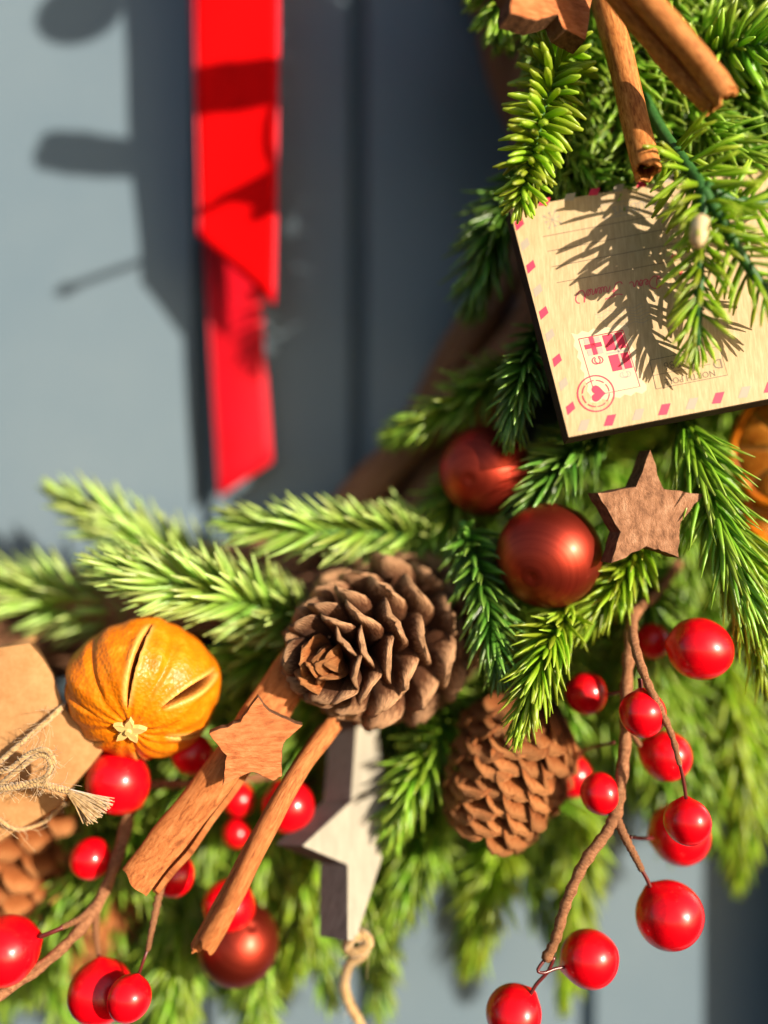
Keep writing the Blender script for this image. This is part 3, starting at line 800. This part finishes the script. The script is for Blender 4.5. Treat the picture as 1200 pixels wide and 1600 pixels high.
# ------------------------------------------------------------------ cinnamon
def quill(mb, pts, Rr, turns=1.7, thick=.0009, open_a=0.0, seed=0, inward=.32, twist=0.0, wob=.08, flat=1.0):
    """a rolled bark quill: spiral section swept along pts"""
    q = random.Random(seed); fr = frames(pts); n_ = len(pts); k = 44
    vs, us = [], []
    ph = [q.random() * 6 for _ in range(5)]
    for i in range(n_):
        T, N, B = fr[i]; s = i / (n_ - 1)
        for side in (0, 1):
            for j in range(k + 1):
                th_ = 2 * math.pi * turns * j / k + open_a + twist * s
                r_ = Rr * (1 - inward * (j / k) * turns / 1.7)
                r_ *= 1 + wob * math.sin(s * 5 + ph[0] + th_) + wob * .5 * math.sin(s * 13 + ph[1] + 2 * th_) + wob * .35 * math.sin(s * 31 + ph[2])
                if side: r_ -= thick * (1 + .3 * math.sin(th_ * 3 + ph[3]))
                end = 0
                if i == 0: end = -.0006 * math.sin(th_ * 2.3 + ph[4]) - .0003 * math.sin(th_ * 7)
                if i == n_ - 1: end = .0006 * math.sin(th_ * 1.7 + ph[2]) + .0003 * math.sin(th_ * 6)
                vs.append(pts[i] + (N * math.cos(th_) * flat + B * math.sin(th_)) * r_ + T * end); us.append((j / k * turns, s * 2.2))
    W_ = k + 1; row = 2 * W_; fs = []
    for i in range(n_ - 1):
        for j in range(k):
            a = i * row + j
            fs.append((a, a + 1, a + row + 1, a + row)); a += W_; fs.append((a + row, a + row + 1, a + 1, a))
        for j in (0, k):
            a = i * row + j; fs.append((a, a + row, a + row + W_, a + W_))
    for i in (0, n_ - 1):
        for j in range(k):
            a = i * row + j; fs.append((a, a + 1, a + 1 + W_, a + W_))
    mb.add(vs, fs, us)
def cin(label, specs, mat):
    root = empty('cinnamon_stick', P(*specs[0][0][-1]), label, 'cinnamon stick')
    for k, (pp, rr, kw) in enumerate(specs):
        mb = MB(); quill(mb, path(pp, 26), rr, **kw)
        mb.build('bark_roll', mat, root, angle=50)
    return root
cin('single smooth cinnamon quill at the top with its hollow end over the plaque',
    [([(905, -160, .062), (940, -10, .065), (968, 90, .068), (992, 190, .0715), (1012, 268, .0765)], 25 * S(.087), dict(turns=1.5, seed=1, open_a=2.4, thick=.0007, wob=.03, inward=.24))], M['cinnamon'])
cin('cinnamon stick of two joined rolls crossing the top right corner',
    [([(900, -130, .086), (990, -20, .086), (1060, 60, .086), (1105, 115, .085), (1134, 152, .085)], 22 * S(.086), dict(turns=1.6, seed=2, open_a=3.6, wob=.06)),
     ([(940, -40, .082), (1012, 52, .081), (1060, 108, .081), (1098, 146, .081), (1118, 164, .081)], 20 * S(.083), dict(turns=1.5, seed=3, open_a=.3, wob=.07))], M['cinnamon'])
cin('broad flat piece of cinnamon bark under the reddish star',
    [([(500, 990, .052), (440, 1075, .060), (370, 1180, .064), (285, 1300, .066), (222, 1382, .067)], 38 * S(.062), dict(turns=.86, seed=4, open_a=-.9, thick=.0012, inward=.3, wob=.09, twist=.5, flat=.5))], M['cinnamon_b'])
cin('slim cinnamon stick crossing in front of the dull red bauble',
    [([(520, 1130, .060), (470, 1200, .068), (420, 1290, .074), (365, 1400, .077), (322, 1476, .078)], 17 * S(.072), dict(turns=1.5, seed=5, open_a=2.8, wob=.07)),
     ([(505, 1140, .059), (455, 1215, .066), (400, 1310, .072), (345, 1410, .075), (306, 1482, .076)], 11 * S(.072), dict(turns=1.5, seed=6, open_a=.2, wob=.07))], M['cinnamon_b'])

cin('unseen thick cinnamon stick added above the view to throw a bar shadow', [([(1040, -385, .100), (900, -400, .100), (760, -398, .100), (632, -412, .100)], 52 * S(.1), dict(turns=1.7, seed=8, open_a=1.0))], M['cinnamon'])  # out of view, added to throw the broad bar shadow on door and ribbon
tg = MB(); tg.tube(path([(1180, -300, .096), (1060, -235, .1), (960, -185, .101), (840, -135, .1), (740, -100, .1), (655, -66, .1)], 30), [S(.1) * v_ for v_ in np.linspace(9, 9, 26).tolist() + [10, 14, 17, 12]], 8)  # looped stem above the view, added for its thin line of shadow
loop_ = catmull([P(990, -195, .1), P(950, -250, .098), P(960, -320, .098), P(1010, -340, .098), P(1045, -290, .099), P(1030, -225, .1)], 24)
tg.tube(loop_, S(.1) * 6, 7)
tgo = tg.build('unseen_twig', M['berry_stem'], None, origin=P(960, -185, .1)); tag(tgo, 'unseen brown looped stem added above the view to throw thin shadows', 'unseen_twig')

# ------------------------------------------------------------------ baubles
def bauble(label, px, py, r_px, d, pole):
    c_ = P(px, py, d); rr = r_px * S(d + .003) * .97
    mb = MB(); A, B_ = 40, 64; vs, us = [], []
    for i in range(A + 1):
        th_ = math.pi * i / A
        r2 = rr * (1 - .03 * math.exp(-(th_ / .10) ** 2) + .012 * math.exp(-((th_ - .17) / .06) ** 2))
        for j in range(B_):
            a = 2 * math.pi * j / B_; vs.append((r2 * math.sin(th_) * math.cos(a), r2 * math.sin(th_) * math.sin(a), r2 * math.cos(th_))); us.append((j / B_, i / A))
    fs = [(i * B_ + j, i * B_ + (j + 1) % B_, (i + 1) * B_ + (j + 1) % B_, (i + 1) * B_ + j) for i in range(A) for j in range(B_)]
    mb.add(vs, fs, us)
    o = mb.build('bauble', M['bauble'], None)
    o.location = c_; o.rotation_euler = Vector(pole).to_track_quat('Z', 'Y').to_euler(); LOC[o.name] = c_
    return tag(o, label, 'bauble', 'red baubles')
bauble('frosted red bauble tucked behind its neighbour below the plaque', 757, 735, 74, .050, (-.42, -.85, -.22))
bauble('frosted red bauble beside the small brown star', 857, 868, 86, .060, (-.45, -.8, -.35))
bauble('dull red bauble partly hidden by the slim cinnamon stick', 372, 1474, 66, .048, (.5, -.7, .8))
bauble('unseen red bauble added above the view to cast a round shadow', 704, -760, 80, .100, (0, -1, -.3))  # out of view, added to drop the round shadow at the door's upper left

# ------------------------------------------------------------------ pinecones
def scale_mesh(name, mat, lip=.11, cup=.22, seed=0, k=10, ny=9, waist=.3, arch=.2):
    """a woody cone scale: lens sections along +Y, rounded lip, cupped towards +Z"""
    q = random.Random(seed); vs, us, fs = [], [], []
    w1, w2, w3 = q.random() * 6, q.random() * 6, q.uniform(-.06, .06)
    ys = [0, .18, .36, .52, .66, .78, .88, .95, .99][:ny]
    for y in ys:
        e = max(0, (y - .66) / .34)
        wv = .5 * (waist + (1 - waist) * math.sin(min(1, y / .62) * math.pi / 2)) * math.sqrt(max(.0, 1 - e ** 3.2))
        tk = (.03 + lip * .5 * min(1, max(0, (y - .35) / .5))) * (1 if y < .9 else math.sqrt(max(.05, 1 - ((y - .9) / .1) ** 2)))
        for m_ in range(k):
            a = 2 * math.pi * m_ / k
            u = math.cos(a); x = u * wv
            z = cup * y ** 2.2 - arch * (x * 2) ** 2 * y + tk * math.sin(a) * (1 if abs(u) < .95 else .5)
            vs.append((x + w3 * y * y, y + .03 * math.sin(u * 4 + w1) * y + (.02 * math.sin(a)) * e, z + .025 * math.sin(u * 5 + w2) * y)); us.append((u * .5 + .5, y))
    for i in range(len(ys) - 1):
        for m_ in range(k):
            a, b_ = i * k + m_, i * k + (m_ + 1) % k
            fs.append((a, b_, b_ + k, a + k))
    fs.append(tuple((len(ys) - 1) * k + m_ for m_ in range(k)))
    mb = MB(); mb.add(vs, fs, us)
    o = mb.build(name, M[mat], None); me = o.data; bpy.data.objects.remove(o); me.name = 'scale'
    return me
OPEN = [scale_mesh('scale', 'cone', .09, .16, k, waist=.42, arch=.16) for k in range(4)]
TUFT = [scale_mesh('scale', 'cone_tan', .12, .45, 30 + k, waist=.35, arch=.25) for k in range(3)]
SHUT = [scale_mesh('scale', 'cone_tan', .085, .02, 10 + k, waist=.5, arch=.16) for k in range(3)]
def pinecone(label, base, tip, Rr, n_, meshes, prof, tilt, slen, wide, seed=0, r0=.12, pw=.85, tuft=0):
    q = random.Random(seed)
    A = (tip - base); Lc = A.length; A.normalize()
    U = A.orthogonal().normalized(); V = A.cross(U)
    root = empty('pinecone', base, label, 'pinecone', 'pinecones')
    mb = MB(); mb.tube([base + A * Lc * t for t in (0, .3, .6, .85, 1)], [Rr * r0 * (1.7 if r0 < .3 else 1.25) * k for k in (.35, 1, .9, .6, .3)], 10); mb.build('core', M['core'], root)
    for i in range(n_):
        t = -.05 + 1.05 * ((i + .5) / n_) ** pw
        az = i * 2.399963 + q.uniform(-.08, .08); p_t = t; t = max(t, 0)
        rd = U * math.cos(az) + V * math.sin(az)
        e_ = R(tilt(t) + q.uniform(-5, 5))
        Y = (rd * math.cos(e_) + A * math.sin(e_)).normalized()
        Z = (A * math.cos(e_) - rd * math.sin(e_)).normalized()
        X = Y.cross(Z)
        tw = q.uniform(-.14, .14); X, Z = X * math.cos(tw) + Z * math.sin(tw), Z * math.cos(tw) - X * math.sin(tw)
        rl = Rr * prof(t); ln = slen(t, rl) * q.uniform(.94, 1.06); wd = wide(t, rl) * q.uniform(.92, 1.08)
        p = base + A * (p_t * Lc) + rd * Rr * r0 * prof(t)
        inst('scale', meshes[q.randrange(len(meshes))], basis(X * wd, Y * ln, Z * ln, p), root)
    for i in range(tuft):
        az = i * 2.39996 + q.uniform(-.3, .3); rd = U * math.cos(az) + V * math.sin(az)
        e_ = R(38 + 42 * i / tuft + q.uniform(-10, 10))
        Y = (rd * math.cos(e_) + A * math.sin(e_)).normalized(); Z = (A * math.cos(e_) - rd * math.sin(e_)).normalized(); X = Y.cross(Z)
        ln = Rr * (.62 - .22 * i / tuft) * q.uniform(.85, 1.15)
        inst('scale', TUFT[i % 3], basis(X * ln * q.uniform(.55, .8), Y * ln, Z * ln, base + A * Lc * (.90 + .12 * i / tuft)), root)
    return root
pinecone('large open brown pinecone facing the camera in the middle of the wreath',
         P(668, 978, .030), P(522, 1026, .066), .0183, 74, OPEN,
         lambda t: (.80 + .26 * math.sin(min(1, t / .4) * math.pi / 2)) * (1 if t < .4 else 1 - .50 * ((t - .4) / .6) ** 1.7),
         lambda t: -4 + 44 * t ** 1.8, lambda t, rl: rl * .98 + .0006, lambda t, rl: rl * .52 + .0032, 2, tuft=11)
closed = lambda t: (.76 + .28 * math.sin(min(1, t / .35) * math.pi / 2)) * (1 if t < .5 else 1 - .5 * ((t - .5) / .5) ** 1.8)
pinecone('closed tan pinecone hanging tip down below the bright frosted sprig',
         P(838, 1092, .046), P(768, 1262, .051), .0134, 104, SHUT, closed,
         lambda t: 51 + 15 * t, lambda t, rl: .0126 * (1 - .2 * t), lambda t, rl: .0112 * (1 - .2 * t), 3, r0=.56, pw=1.0)
pinecone('tan pinecone at the left edge below the kraft parcel',
         P(60, 1190, .030), P(0, 1400, .034), .0140, 80, SHUT, closed,
         lambda t: 36 + 22 * t, lambda t, rl: .013, lambda t, rl: .0090, 4, r0=.55, pw=1.0)
pinecone('blurred tan pinecone low behind the left berry stem',
         P(205, 1360, .018), P(135, 1490, .020), .0092, 64, SHUT, closed,
         lambda t: 52 + 18 * t, lambda t, rl: .011, lambda t, rl: .0095, 5, r0=.55, pw=1.0)

# ------------------------------------------------------------------ dried mandarin
def mandarin():
    c_ = P(224, 1076, .058); rr = 116 * S(.062)
    root = empty('dried_mandarin', c_, 'whole dried orange mandarin with slits in its rind', 'dried fruit')
    pole = Vector((.0, -.88, -.50)).normalized()
    upv = Vector((0, 0, 1)); E1 = (upv - pole * upv.dot(pole)).normalized()      # phi = 0 points up in the picture
    E2 = pole.cross(E1)
    if E2.x < 0: E2 = -E2
    A, B_ = 150, 360
    th_ = np.linspace(.0, math.pi, A + 1)[:, None]; ph = np.linspace(0, 2 * math.pi, B_, endpoint=False)[None, :]
    r_ = np.ones((A + 1, B_)) * rr
    r_ *= 1 - .10 * np.cos(th_) ** 4
    r_ *= 1 + .022 * np.sin(ph * 5 + 1.0) * np.sin(th_) ** .6 + .009 * np.sin(ph * 9 + th_ * 3 + .5) * np.sin(th_) + .008 * np.sin(ph * 4 - th_ * 6) + .008 * np.sin(ph * 17 + th_ * 5)
    r_ *= 1 - .07 * np.exp(-(th_ / .22) ** 2)
    rim = np.zeros_like(r_); ins = np.zeros_like(r_)
    for k, (p0, wmax, t0, t1, drift) in enumerate(((7, .034, .36, 1.75, .10), (64, .070, .55, 1.70, .30), (-70, .0, .3, 1.9, -.1), (118, .05, .5, 2.2, .1), (180, .06, .5, 2.3, 0), (236, .06, .5, 2.3, 0), (-34, .0, .5, 1.7, 0), (33, 0, .5, 1.7, 0))):
        s = np.clip((th_ - t0) / (t1 - t0), 0, 1)
        wv = wmax * np.sin(s * math.pi) ** .7 + 1e-6
        dphi = (ph - R(p0) - drift * (th_ - 1) + math.pi) % (2 * math.pi) - math.pi
        arc = np.abs(dphi) * np.sin(th_)
        if wmax > 0:
            inside = np.clip((wv - arc) / .02, 0, 1) * (s > 0) * (s < 1)
            lips = np.exp(-((arc - wv - .015) / .035) ** 2) * (s > 0.02) * (s < .98)
            r_ *= 1 - .42 * np.clip((wv - arc) / (wv * .8 + .01), 0, 1) * (s > 0) * (s < 1)
            r_ *= 1 + .03 * np.exp(-((arc - wv - .03) / .06) ** 2) * np.sin(s * math.pi)
            rim = np.maximum(rim, lips * np.clip(np.sin(s * math.pi) * 3, 0, 1)); ins = np.maximum(ins, inside)
        else: r_ *= 1 - .055 * np.exp(-(dphi / .07) ** 2) * np.sin(s * math.pi) + .0
    X = r_ * np.sin(th_) * np.cos(ph); Y = r_ * np.sin(th_) * np.sin(ph); Z = r_ * np.cos(th_)
    V = c_[:] + X[..., None] * np.array(E1) + Y[..., None] * np.array(E2) * 1.03 + Z[..., None] * np.array(pole) * .9
    V = V.reshape(-1, 3)
    fs = [(i * B_ + j, i * B_ + (j + 1) % B_, (i + 1) * B_ + (j + 1) % B_, (i + 1) * B_ + j) for i in range(A) for j in range(B_)]
    mb = MB(); mb.v = [tuple(p) for p in V]; mb.f = fs; mb.uv = [(0, 0)] * len(V)
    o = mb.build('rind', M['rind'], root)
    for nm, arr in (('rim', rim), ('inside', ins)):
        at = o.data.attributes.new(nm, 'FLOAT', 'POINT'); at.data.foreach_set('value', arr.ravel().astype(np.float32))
    mb = MB()
    cc = c_ + pole * rr * .80
    for k in range(5):
        a = R(72 * k + 12); dr = E1 * math.cos(a) + E2 * math.sin(a); sd = pole.cross(dr)
        L_ = rr * (.21 + .03 * (k % 2))
        mb.prism([cc + sd * rr * .055 + pole * .0006, cc + dr * L_ * .6 + sd * rr * .05 + pole * .0008, cc + dr * L_ + pole * .0008, cc + dr * L_ * .6 - sd * rr * .05 + pole * .0008, cc - sd * rr * .055 + pole * .0006], -pole * .0012)
    mb.tube([cc + pole * .0002, cc + pole * .0013], [rr * .06, rr * .04], 10)
    mb.build('calyx', M['calyx'], root, smooth=False)
mandarin()

# dried orange slices at the right edge
def oslice(label, cx_, cy_, r_px, d, nrm_, seed):
    c_ = P(cx_, cy_, d); rr = r_px * S(d); Nn = Vector(nrm_).normalized()
    U = Nn.orthogonal().normalized(); V = Nn.cross(U)
    root = empty('dried_orange', c_, label, 'dried fruit')
    q = random.Random(seed); mb = MB(); n_ = 40
    pts = [c_ + (U * math.cos(2 * math.pi * i / n_) + V * math.sin(2 * math.pi * i / n_)) * rr * (1 + .03 * math.sin(i * .9)) for i in range(n_)]
    mb.tube(pts + pts[:1], .0013, 8, cap=False); mb.build('peel', M['rind'], root)
    mb = MB(); mb.prism([p + Nn * .0002 for p in pts], -Nn * .0012); mb.build('pith', M['slice_pith'], root, smooth=False)
    for k in range(9):
        a0, a1 = 2 * math.pi * k / 9 + .05, 2 * math.pi * (k + 1) / 9 - .05
        ring_ = [(U * math.cos(a) + V * math.sin(a)) * rr * .9 for a in np.linspace(a0, a1, 7)]
        am = (a0 + a1) / 2; ap = (U * math.cos(am) + V * math.sin(am)) * rr * .12
        mb = MB(); mb.prism([c_ + ap + Nn * .0007] + [c_ + p + Nn * .0010 for p in ring_], -Nn * .0018); mb.build('segment', M['slice_flesh'], root, bevel=.0003)
oslice('dried orange slice at the right edge below the plaque', 1245, 700, 95, .052, (-.55, -.8, -.1), 1)
oslice('dried orange slice lying under the one at the right edge below the plaque', 1250, 790, 78, .046, (-.35, -.8, .35), 2)

# ------------------------------------------------------------------ kraft parcel with twine
gift = empty('kraft_parcel', P(20, 1170, .055), 'brown kraft paper parcel tied with jute twine at the left edge', 'parcel')
ol = [(46, 1003), (66, 1026), (82, 1052), (93, 1082), (100, 1104), (130, 1135), (166, 1166), (140, 1200), (112, 1231), (90, 1262), (55, 1283), (20, 1302), (-40, 1345),
      (-110, 1290), (-190, 1200), (-120, 1110), (-60, 1050), (0, 1010)]
cen = Vector((-5, 1170))
def layer(k, d): 
    out = []
    for x_, y_ in ol:
        v_ = Vector((x_, y_)); v_ = v_.lerp(cen, k); out.append(P(v_.x, v_.y, d))
    return out
mb = MB(); n_ = len(ol); Ls = [layer(0, .034), layer(-.0, .050), layer(.0, .0620), layer(.012, .0632), layer(.10, .0638), layer(.35, .0642), layer(.7, .0644)]
vs = [p for L_ in Ls for p in L_]; fs = []
for i in range(len(Ls) - 1):
    for j in range(n_): fs.append((i * n_ + j, i * n_ + (j + 1) % n_, (i + 1) * n_ + (j + 1) % n_, (i + 1) * n_ + j))
fs += [tuple(range(n_))[::-1], tuple((len(Ls) - 1) * n_ + j for j in range(n_))]
mb.add(vs, fs); mb.build('paper_wrap', M['kraft'], gift, angle=40)
mb = MB(); mb.prism([P(-40, 1040, .046), P(0, 1012, .048), P(44, 996, .049), P(48, 1004, .050), P(0, 1024, .050), P(-40, 1054, .050)], Vector((0, .004, 0))); mb.build('paper_flap', M['kraft'], gift, smooth=False)
def strand(mb, pts, r_, tw=.9, n_=70, fuzz=30, seed=0):
    """three twisted plies plus stray fibres"""
    q = random.Random(seed); pts = catmull(pts, n_); fr = frames(pts)
    for k in range(3):
        mb.tube([pts[i] + (fr[i][1] * math.cos(i * tw + k * 2.094) + fr[i][2] * math.sin(i * tw + k * 2.094)) * r_ * .55 for i in range(n_)], r_ * .62, 6)
    for _ in range(fuzz):
        i = q.randrange(1, n_ - 1); p = pts[i]; dv = Vector((q.gauss(0, 1), q.gauss(0, 1), q.gauss(0, 1))).normalized()
        l_ = q.uniform(.0015, .005); c1 = Vector((q.gauss(0, 1), q.gauss(0, 1), q.gauss(0, 1))) * l_ * .3
        mb.tube([p, p + dv * l_ * .5 + fr[i][0] * l_ * .3, p + dv * l_ + fr[i][0] * l_ * .5 + c1], .00006, 3, cap=False)
PP = lambda *a: [P(*p) for p in a]
mb = MB()
strand(mb, PP((102, 1100, .056), (96, 1106, .0645), (60, 1138, .067), (20, 1172, .068), (-40, 1225, .067)), 4.0 * S(.066), seed=1)
strand(mb, PP((-10, 1235, .069), (25, 1205, .071), (60, 1180, .073), (78, 1188, .0735), (74, 1212, .073), (50, 1222, .072), (10, 1228, .070), (-30, 1232, .069)), 4.2 * S(.07), seed=2, fuzz=60, n_=90)
strand(mb, PP((-40, 1190, .068), (5, 1205, .071), (45, 1178, .073), (72, 1172, .074), (84, 1195, .073), (70, 1222, .072)), 3.8 * S(.07), seed=6, fuzz=50, n_=90)
strand(mb, PP((-30, 1242, .069), (10, 1232, .071), (60, 1226, .072), (108, 1236, .073)), 5 * S(.07), seed=3, fuzz=50)
strand(mb, PP((-40, 1245, .067), (0, 1282, .0665), (28, 1296, .064), (70, 1284, .0625), (100, 1256, .057)), 2.6 * S(.065), seed=4)
q = random.Random(8)
for k in range(170):
    a = q.uniform(-1, 1); b_ = q.uniform(-1, 1)
    e_ = P(150 + a * 16 + q.uniform(-6, 14) , 1268 + a * -18 + q.uniform(-4, 6) , .073 + b_ * .002)
    mb.tube([P(106 + a * 2, 1236 - a * 3, .073 + b_ * .0005), P(128 + a * 10, 1250 - a * 10, .0735 + b_ * .0016), e_], .00013, 3, cap=False)
mb.build('twine_bow', M['twine'], gift)

# twine hanging from the grey star
mb = MB()
strand(mb, PP((548, 1452, .052), (566, 1460, .056), (576, 1474, .056), (556, 1488, .056), (542, 1480, .055), (552, 1464, .057), (572, 1470, .054), (566, 1492, .053), (546, 1506, .052), (538, 1535, .050), (544, 1565, .050), (562, 1600, .050), (585, 1650, .050)), 7.5 * S(.053), seed=5, n_=110, fuzz=40)
tw_ = mb.build('twine', M['twine'], None, origin=P(550, 1470, .052)); tag(tw_, 'knotted jute twine hanging from the lower point of the grey star', 'twine')

# ------------------------------------------------------------------ berries
def berry_branch(label, stems, stalks, berries, seed):
    root = empty('berry_branch', P(*stems[0][0][0]), label, 'berry branch', 'red berry branches')
    q = random.Random(seed)
    mb = MB()
    for pp, r0, r1 in stems:
        n_ = 40; pts = path(pp, n_); dm = pp[0][2]
        mb.tube(pts, [S(dm) * (r0 + (r1 - r0) * i / n_) * (1 + .13 * math.sin(i * 1.9) + q.uniform(-.08, .08)) for i in range(n_)], 9, twist=.2)
    mb.build('stem', M['berry_stem'], root)
    for bx, by, br, bd, sx, sy in berries:
        c_ = P(bx, by, bd); rr = br * S(bd) * .985
        to = P(sx, sy, bd - .001) - c_
        ax = to.normalized() if to.length > 1e-6 else Vector((0, .5, .8)).normalized()
        U = ax.orthogonal().normalized(); V = ax.cross(U); A, B_ = 24, 32; vs = []
        w1, w2 = q.random() * 6, q.random() * 6; sq = q.uniform(.95, 1.04)
        for i in range(A + 1):
            th_ = math.pi * i / A
            for j in range(B_):
                a = 2 * math.pi * j / B_
                r_ = rr * (1 + .10 * math.exp(-(th_ / .22) ** 2) + .022 * math.sin(2 * a + w1) * math.sin(th_) + .012 * math.sin(3 * th_ + w2) + .008 * math.sin(3 * a + w2) * math.sin(th_))
                vs.append(c_ + (U * math.cos(a) + V * math.sin(a)) * r_ * math.sin(th_) + ax * r_ * math.cos(th_) * sq)
        fs = [(i * B_ + j, i * B_ + (j + 1) % B_, (i + 1) * B_ + (j + 1) % B_, (i + 1) * B_ + j) for i in range(A) for j in range(B_)]
        mb = MB(); mb.add(vs, fs)
        o = mb.build('berry', M['berry'], root)
    for pp, r_ in stalks:
        mb = MB(); mb.tube(path(pp, 14), r_ * S(pp[0][2]), 6)
        mb.build('stalk', M['wire'], root)
berry_branch('branch of red berries hanging on a brown stem at the lower right',
    [([(1060, 880, .040), (1028, 925, .048), (990, 962, .058), (983, 1020, .062), (978, 1090, .063), (976, 1170, .064), (968, 1240, .066), (960, 1282, .067)], 8, 9),
     ([(988, 955, .058), (990, 1000, .067), (1008, 1058, .072), (1030, 1105, .074), (1050, 1150, .075), (1062, 1195, .076)], 8, 4),
     ([(962, 1270, .067), (948, 1300, .068), (912, 1350, .069), (885, 1410, .069), (868, 1468, .069), (852, 1500, .069)], 9, 8),
     ([(962, 1275, .067), (975, 1305, .068), (992, 1338, .068), (1003, 1360, .068)], 8, 5),
     ([(976, 1110, .063), (985, 1140, .062), (1000, 1165, .06)], 6, 4)],
    [([(1062, 1193, .076), (1068, 1220, .076), (1072, 1248, .076)], 3), ([(1000, 1355, .068), (1010, 1372, .068), (1016, 1386, .068)], 3.5),
     ([(852, 1498, .069), (840, 1516, .070), (850, 1520, .070), (866, 1514, .069), (886, 1510, .068)], 2.6), ([(866, 1495, .069), (856, 1518, .069), (838, 1538, .069), (828, 1556, .069)], 2.8),
     ([(1000, 1060, .070), (1002, 1080, .070)], 4), ([(976, 1080, .060), (955, 1084, .058), (940, 1086, .056)], 2.5), ([(1030, 1008, .050), (1046, 1006, .052)], 3),
     ([(985, 1308, .067), (1000, 1310, .063), (1020, 1310, .060)], 3), ([(900, 1195, .05), (912, 1172, .052), (960, 1160, .06)], 2.5)],
    [(1094, 1014, 49, .066, 1040, 1004), (1020, 1002, 28, .050, 1040, 1003), (915, 1084, 33, .055, 950, 1085), (1004, 1115, 37, .071, 1001, 1060), (1040, 1181, 40, .058, 1000, 1165),
     (893, 1212, 34, .048, 900, 1190), (938, 1240, 33, .064, 970, 1235), (1062, 1304, 48, .055, 1010, 1310), (1074, 1284, 36, .0715, 1071, 1240), (1046, 1430, 53, .066, 1014, 1384),
     (921, 1498, 45, .066, 880, 1512), (803, 1584, 44, .068, 830, 1552)], 1)
berry_branch('branch of red berries spreading on brown stems at the lower left',
    [([(232, 1150, .045), (215, 1200, .050), (200, 1280, .054), (172, 1372, .058), (135, 1440, .062), (70, 1505, .066), (-30, 1575, .070)], 11, 7),
     ([(160, 1400, .058), (130, 1432, .063), (95, 1450, .066)], 7, 4), ([(255, 1370, .062), (246, 1410, .064), (236, 1460, .066), (231, 1485, .066)], 7, 4),
     ([(150, 1420, .058), (150, 1460, .058), (154, 1490, .058)], 6, 4), ([(430, 1210, .040), (340, 1222, .044), (260, 1225, .048), (210, 1228, .05)], 7, 7)],
    [([(98, 1449, .066), (80, 1457, .067), (62, 1464, .067)], 3.6), ([(231, 1483, .066), (224, 1502, .067), (217, 1522, .067)], 2.6), ([(153, 1486, .058), (156, 1500, .058)], 3.5)],
    [(185, 1222, 50, .058, 200, 1240), (301, 1178, 33, .050, 320, 1200), (142, 1342, 32, .056, 170, 1360), (272, 1368, 33, .056, 262, 1390), (357, 1415, 41, .052, 380, 1370),
     (450, 1260, 41, .048, 430, 1215), (373, 1250, 27, .043, 380, 1230), (369, 1302, 23, .043, 375, 1260), (9, 1485, 53, .066, 62, 1463), (157, 1550, 50, .062, 156, 1496), (202, 1560, 35, .0705, 216, 1520)], 2)
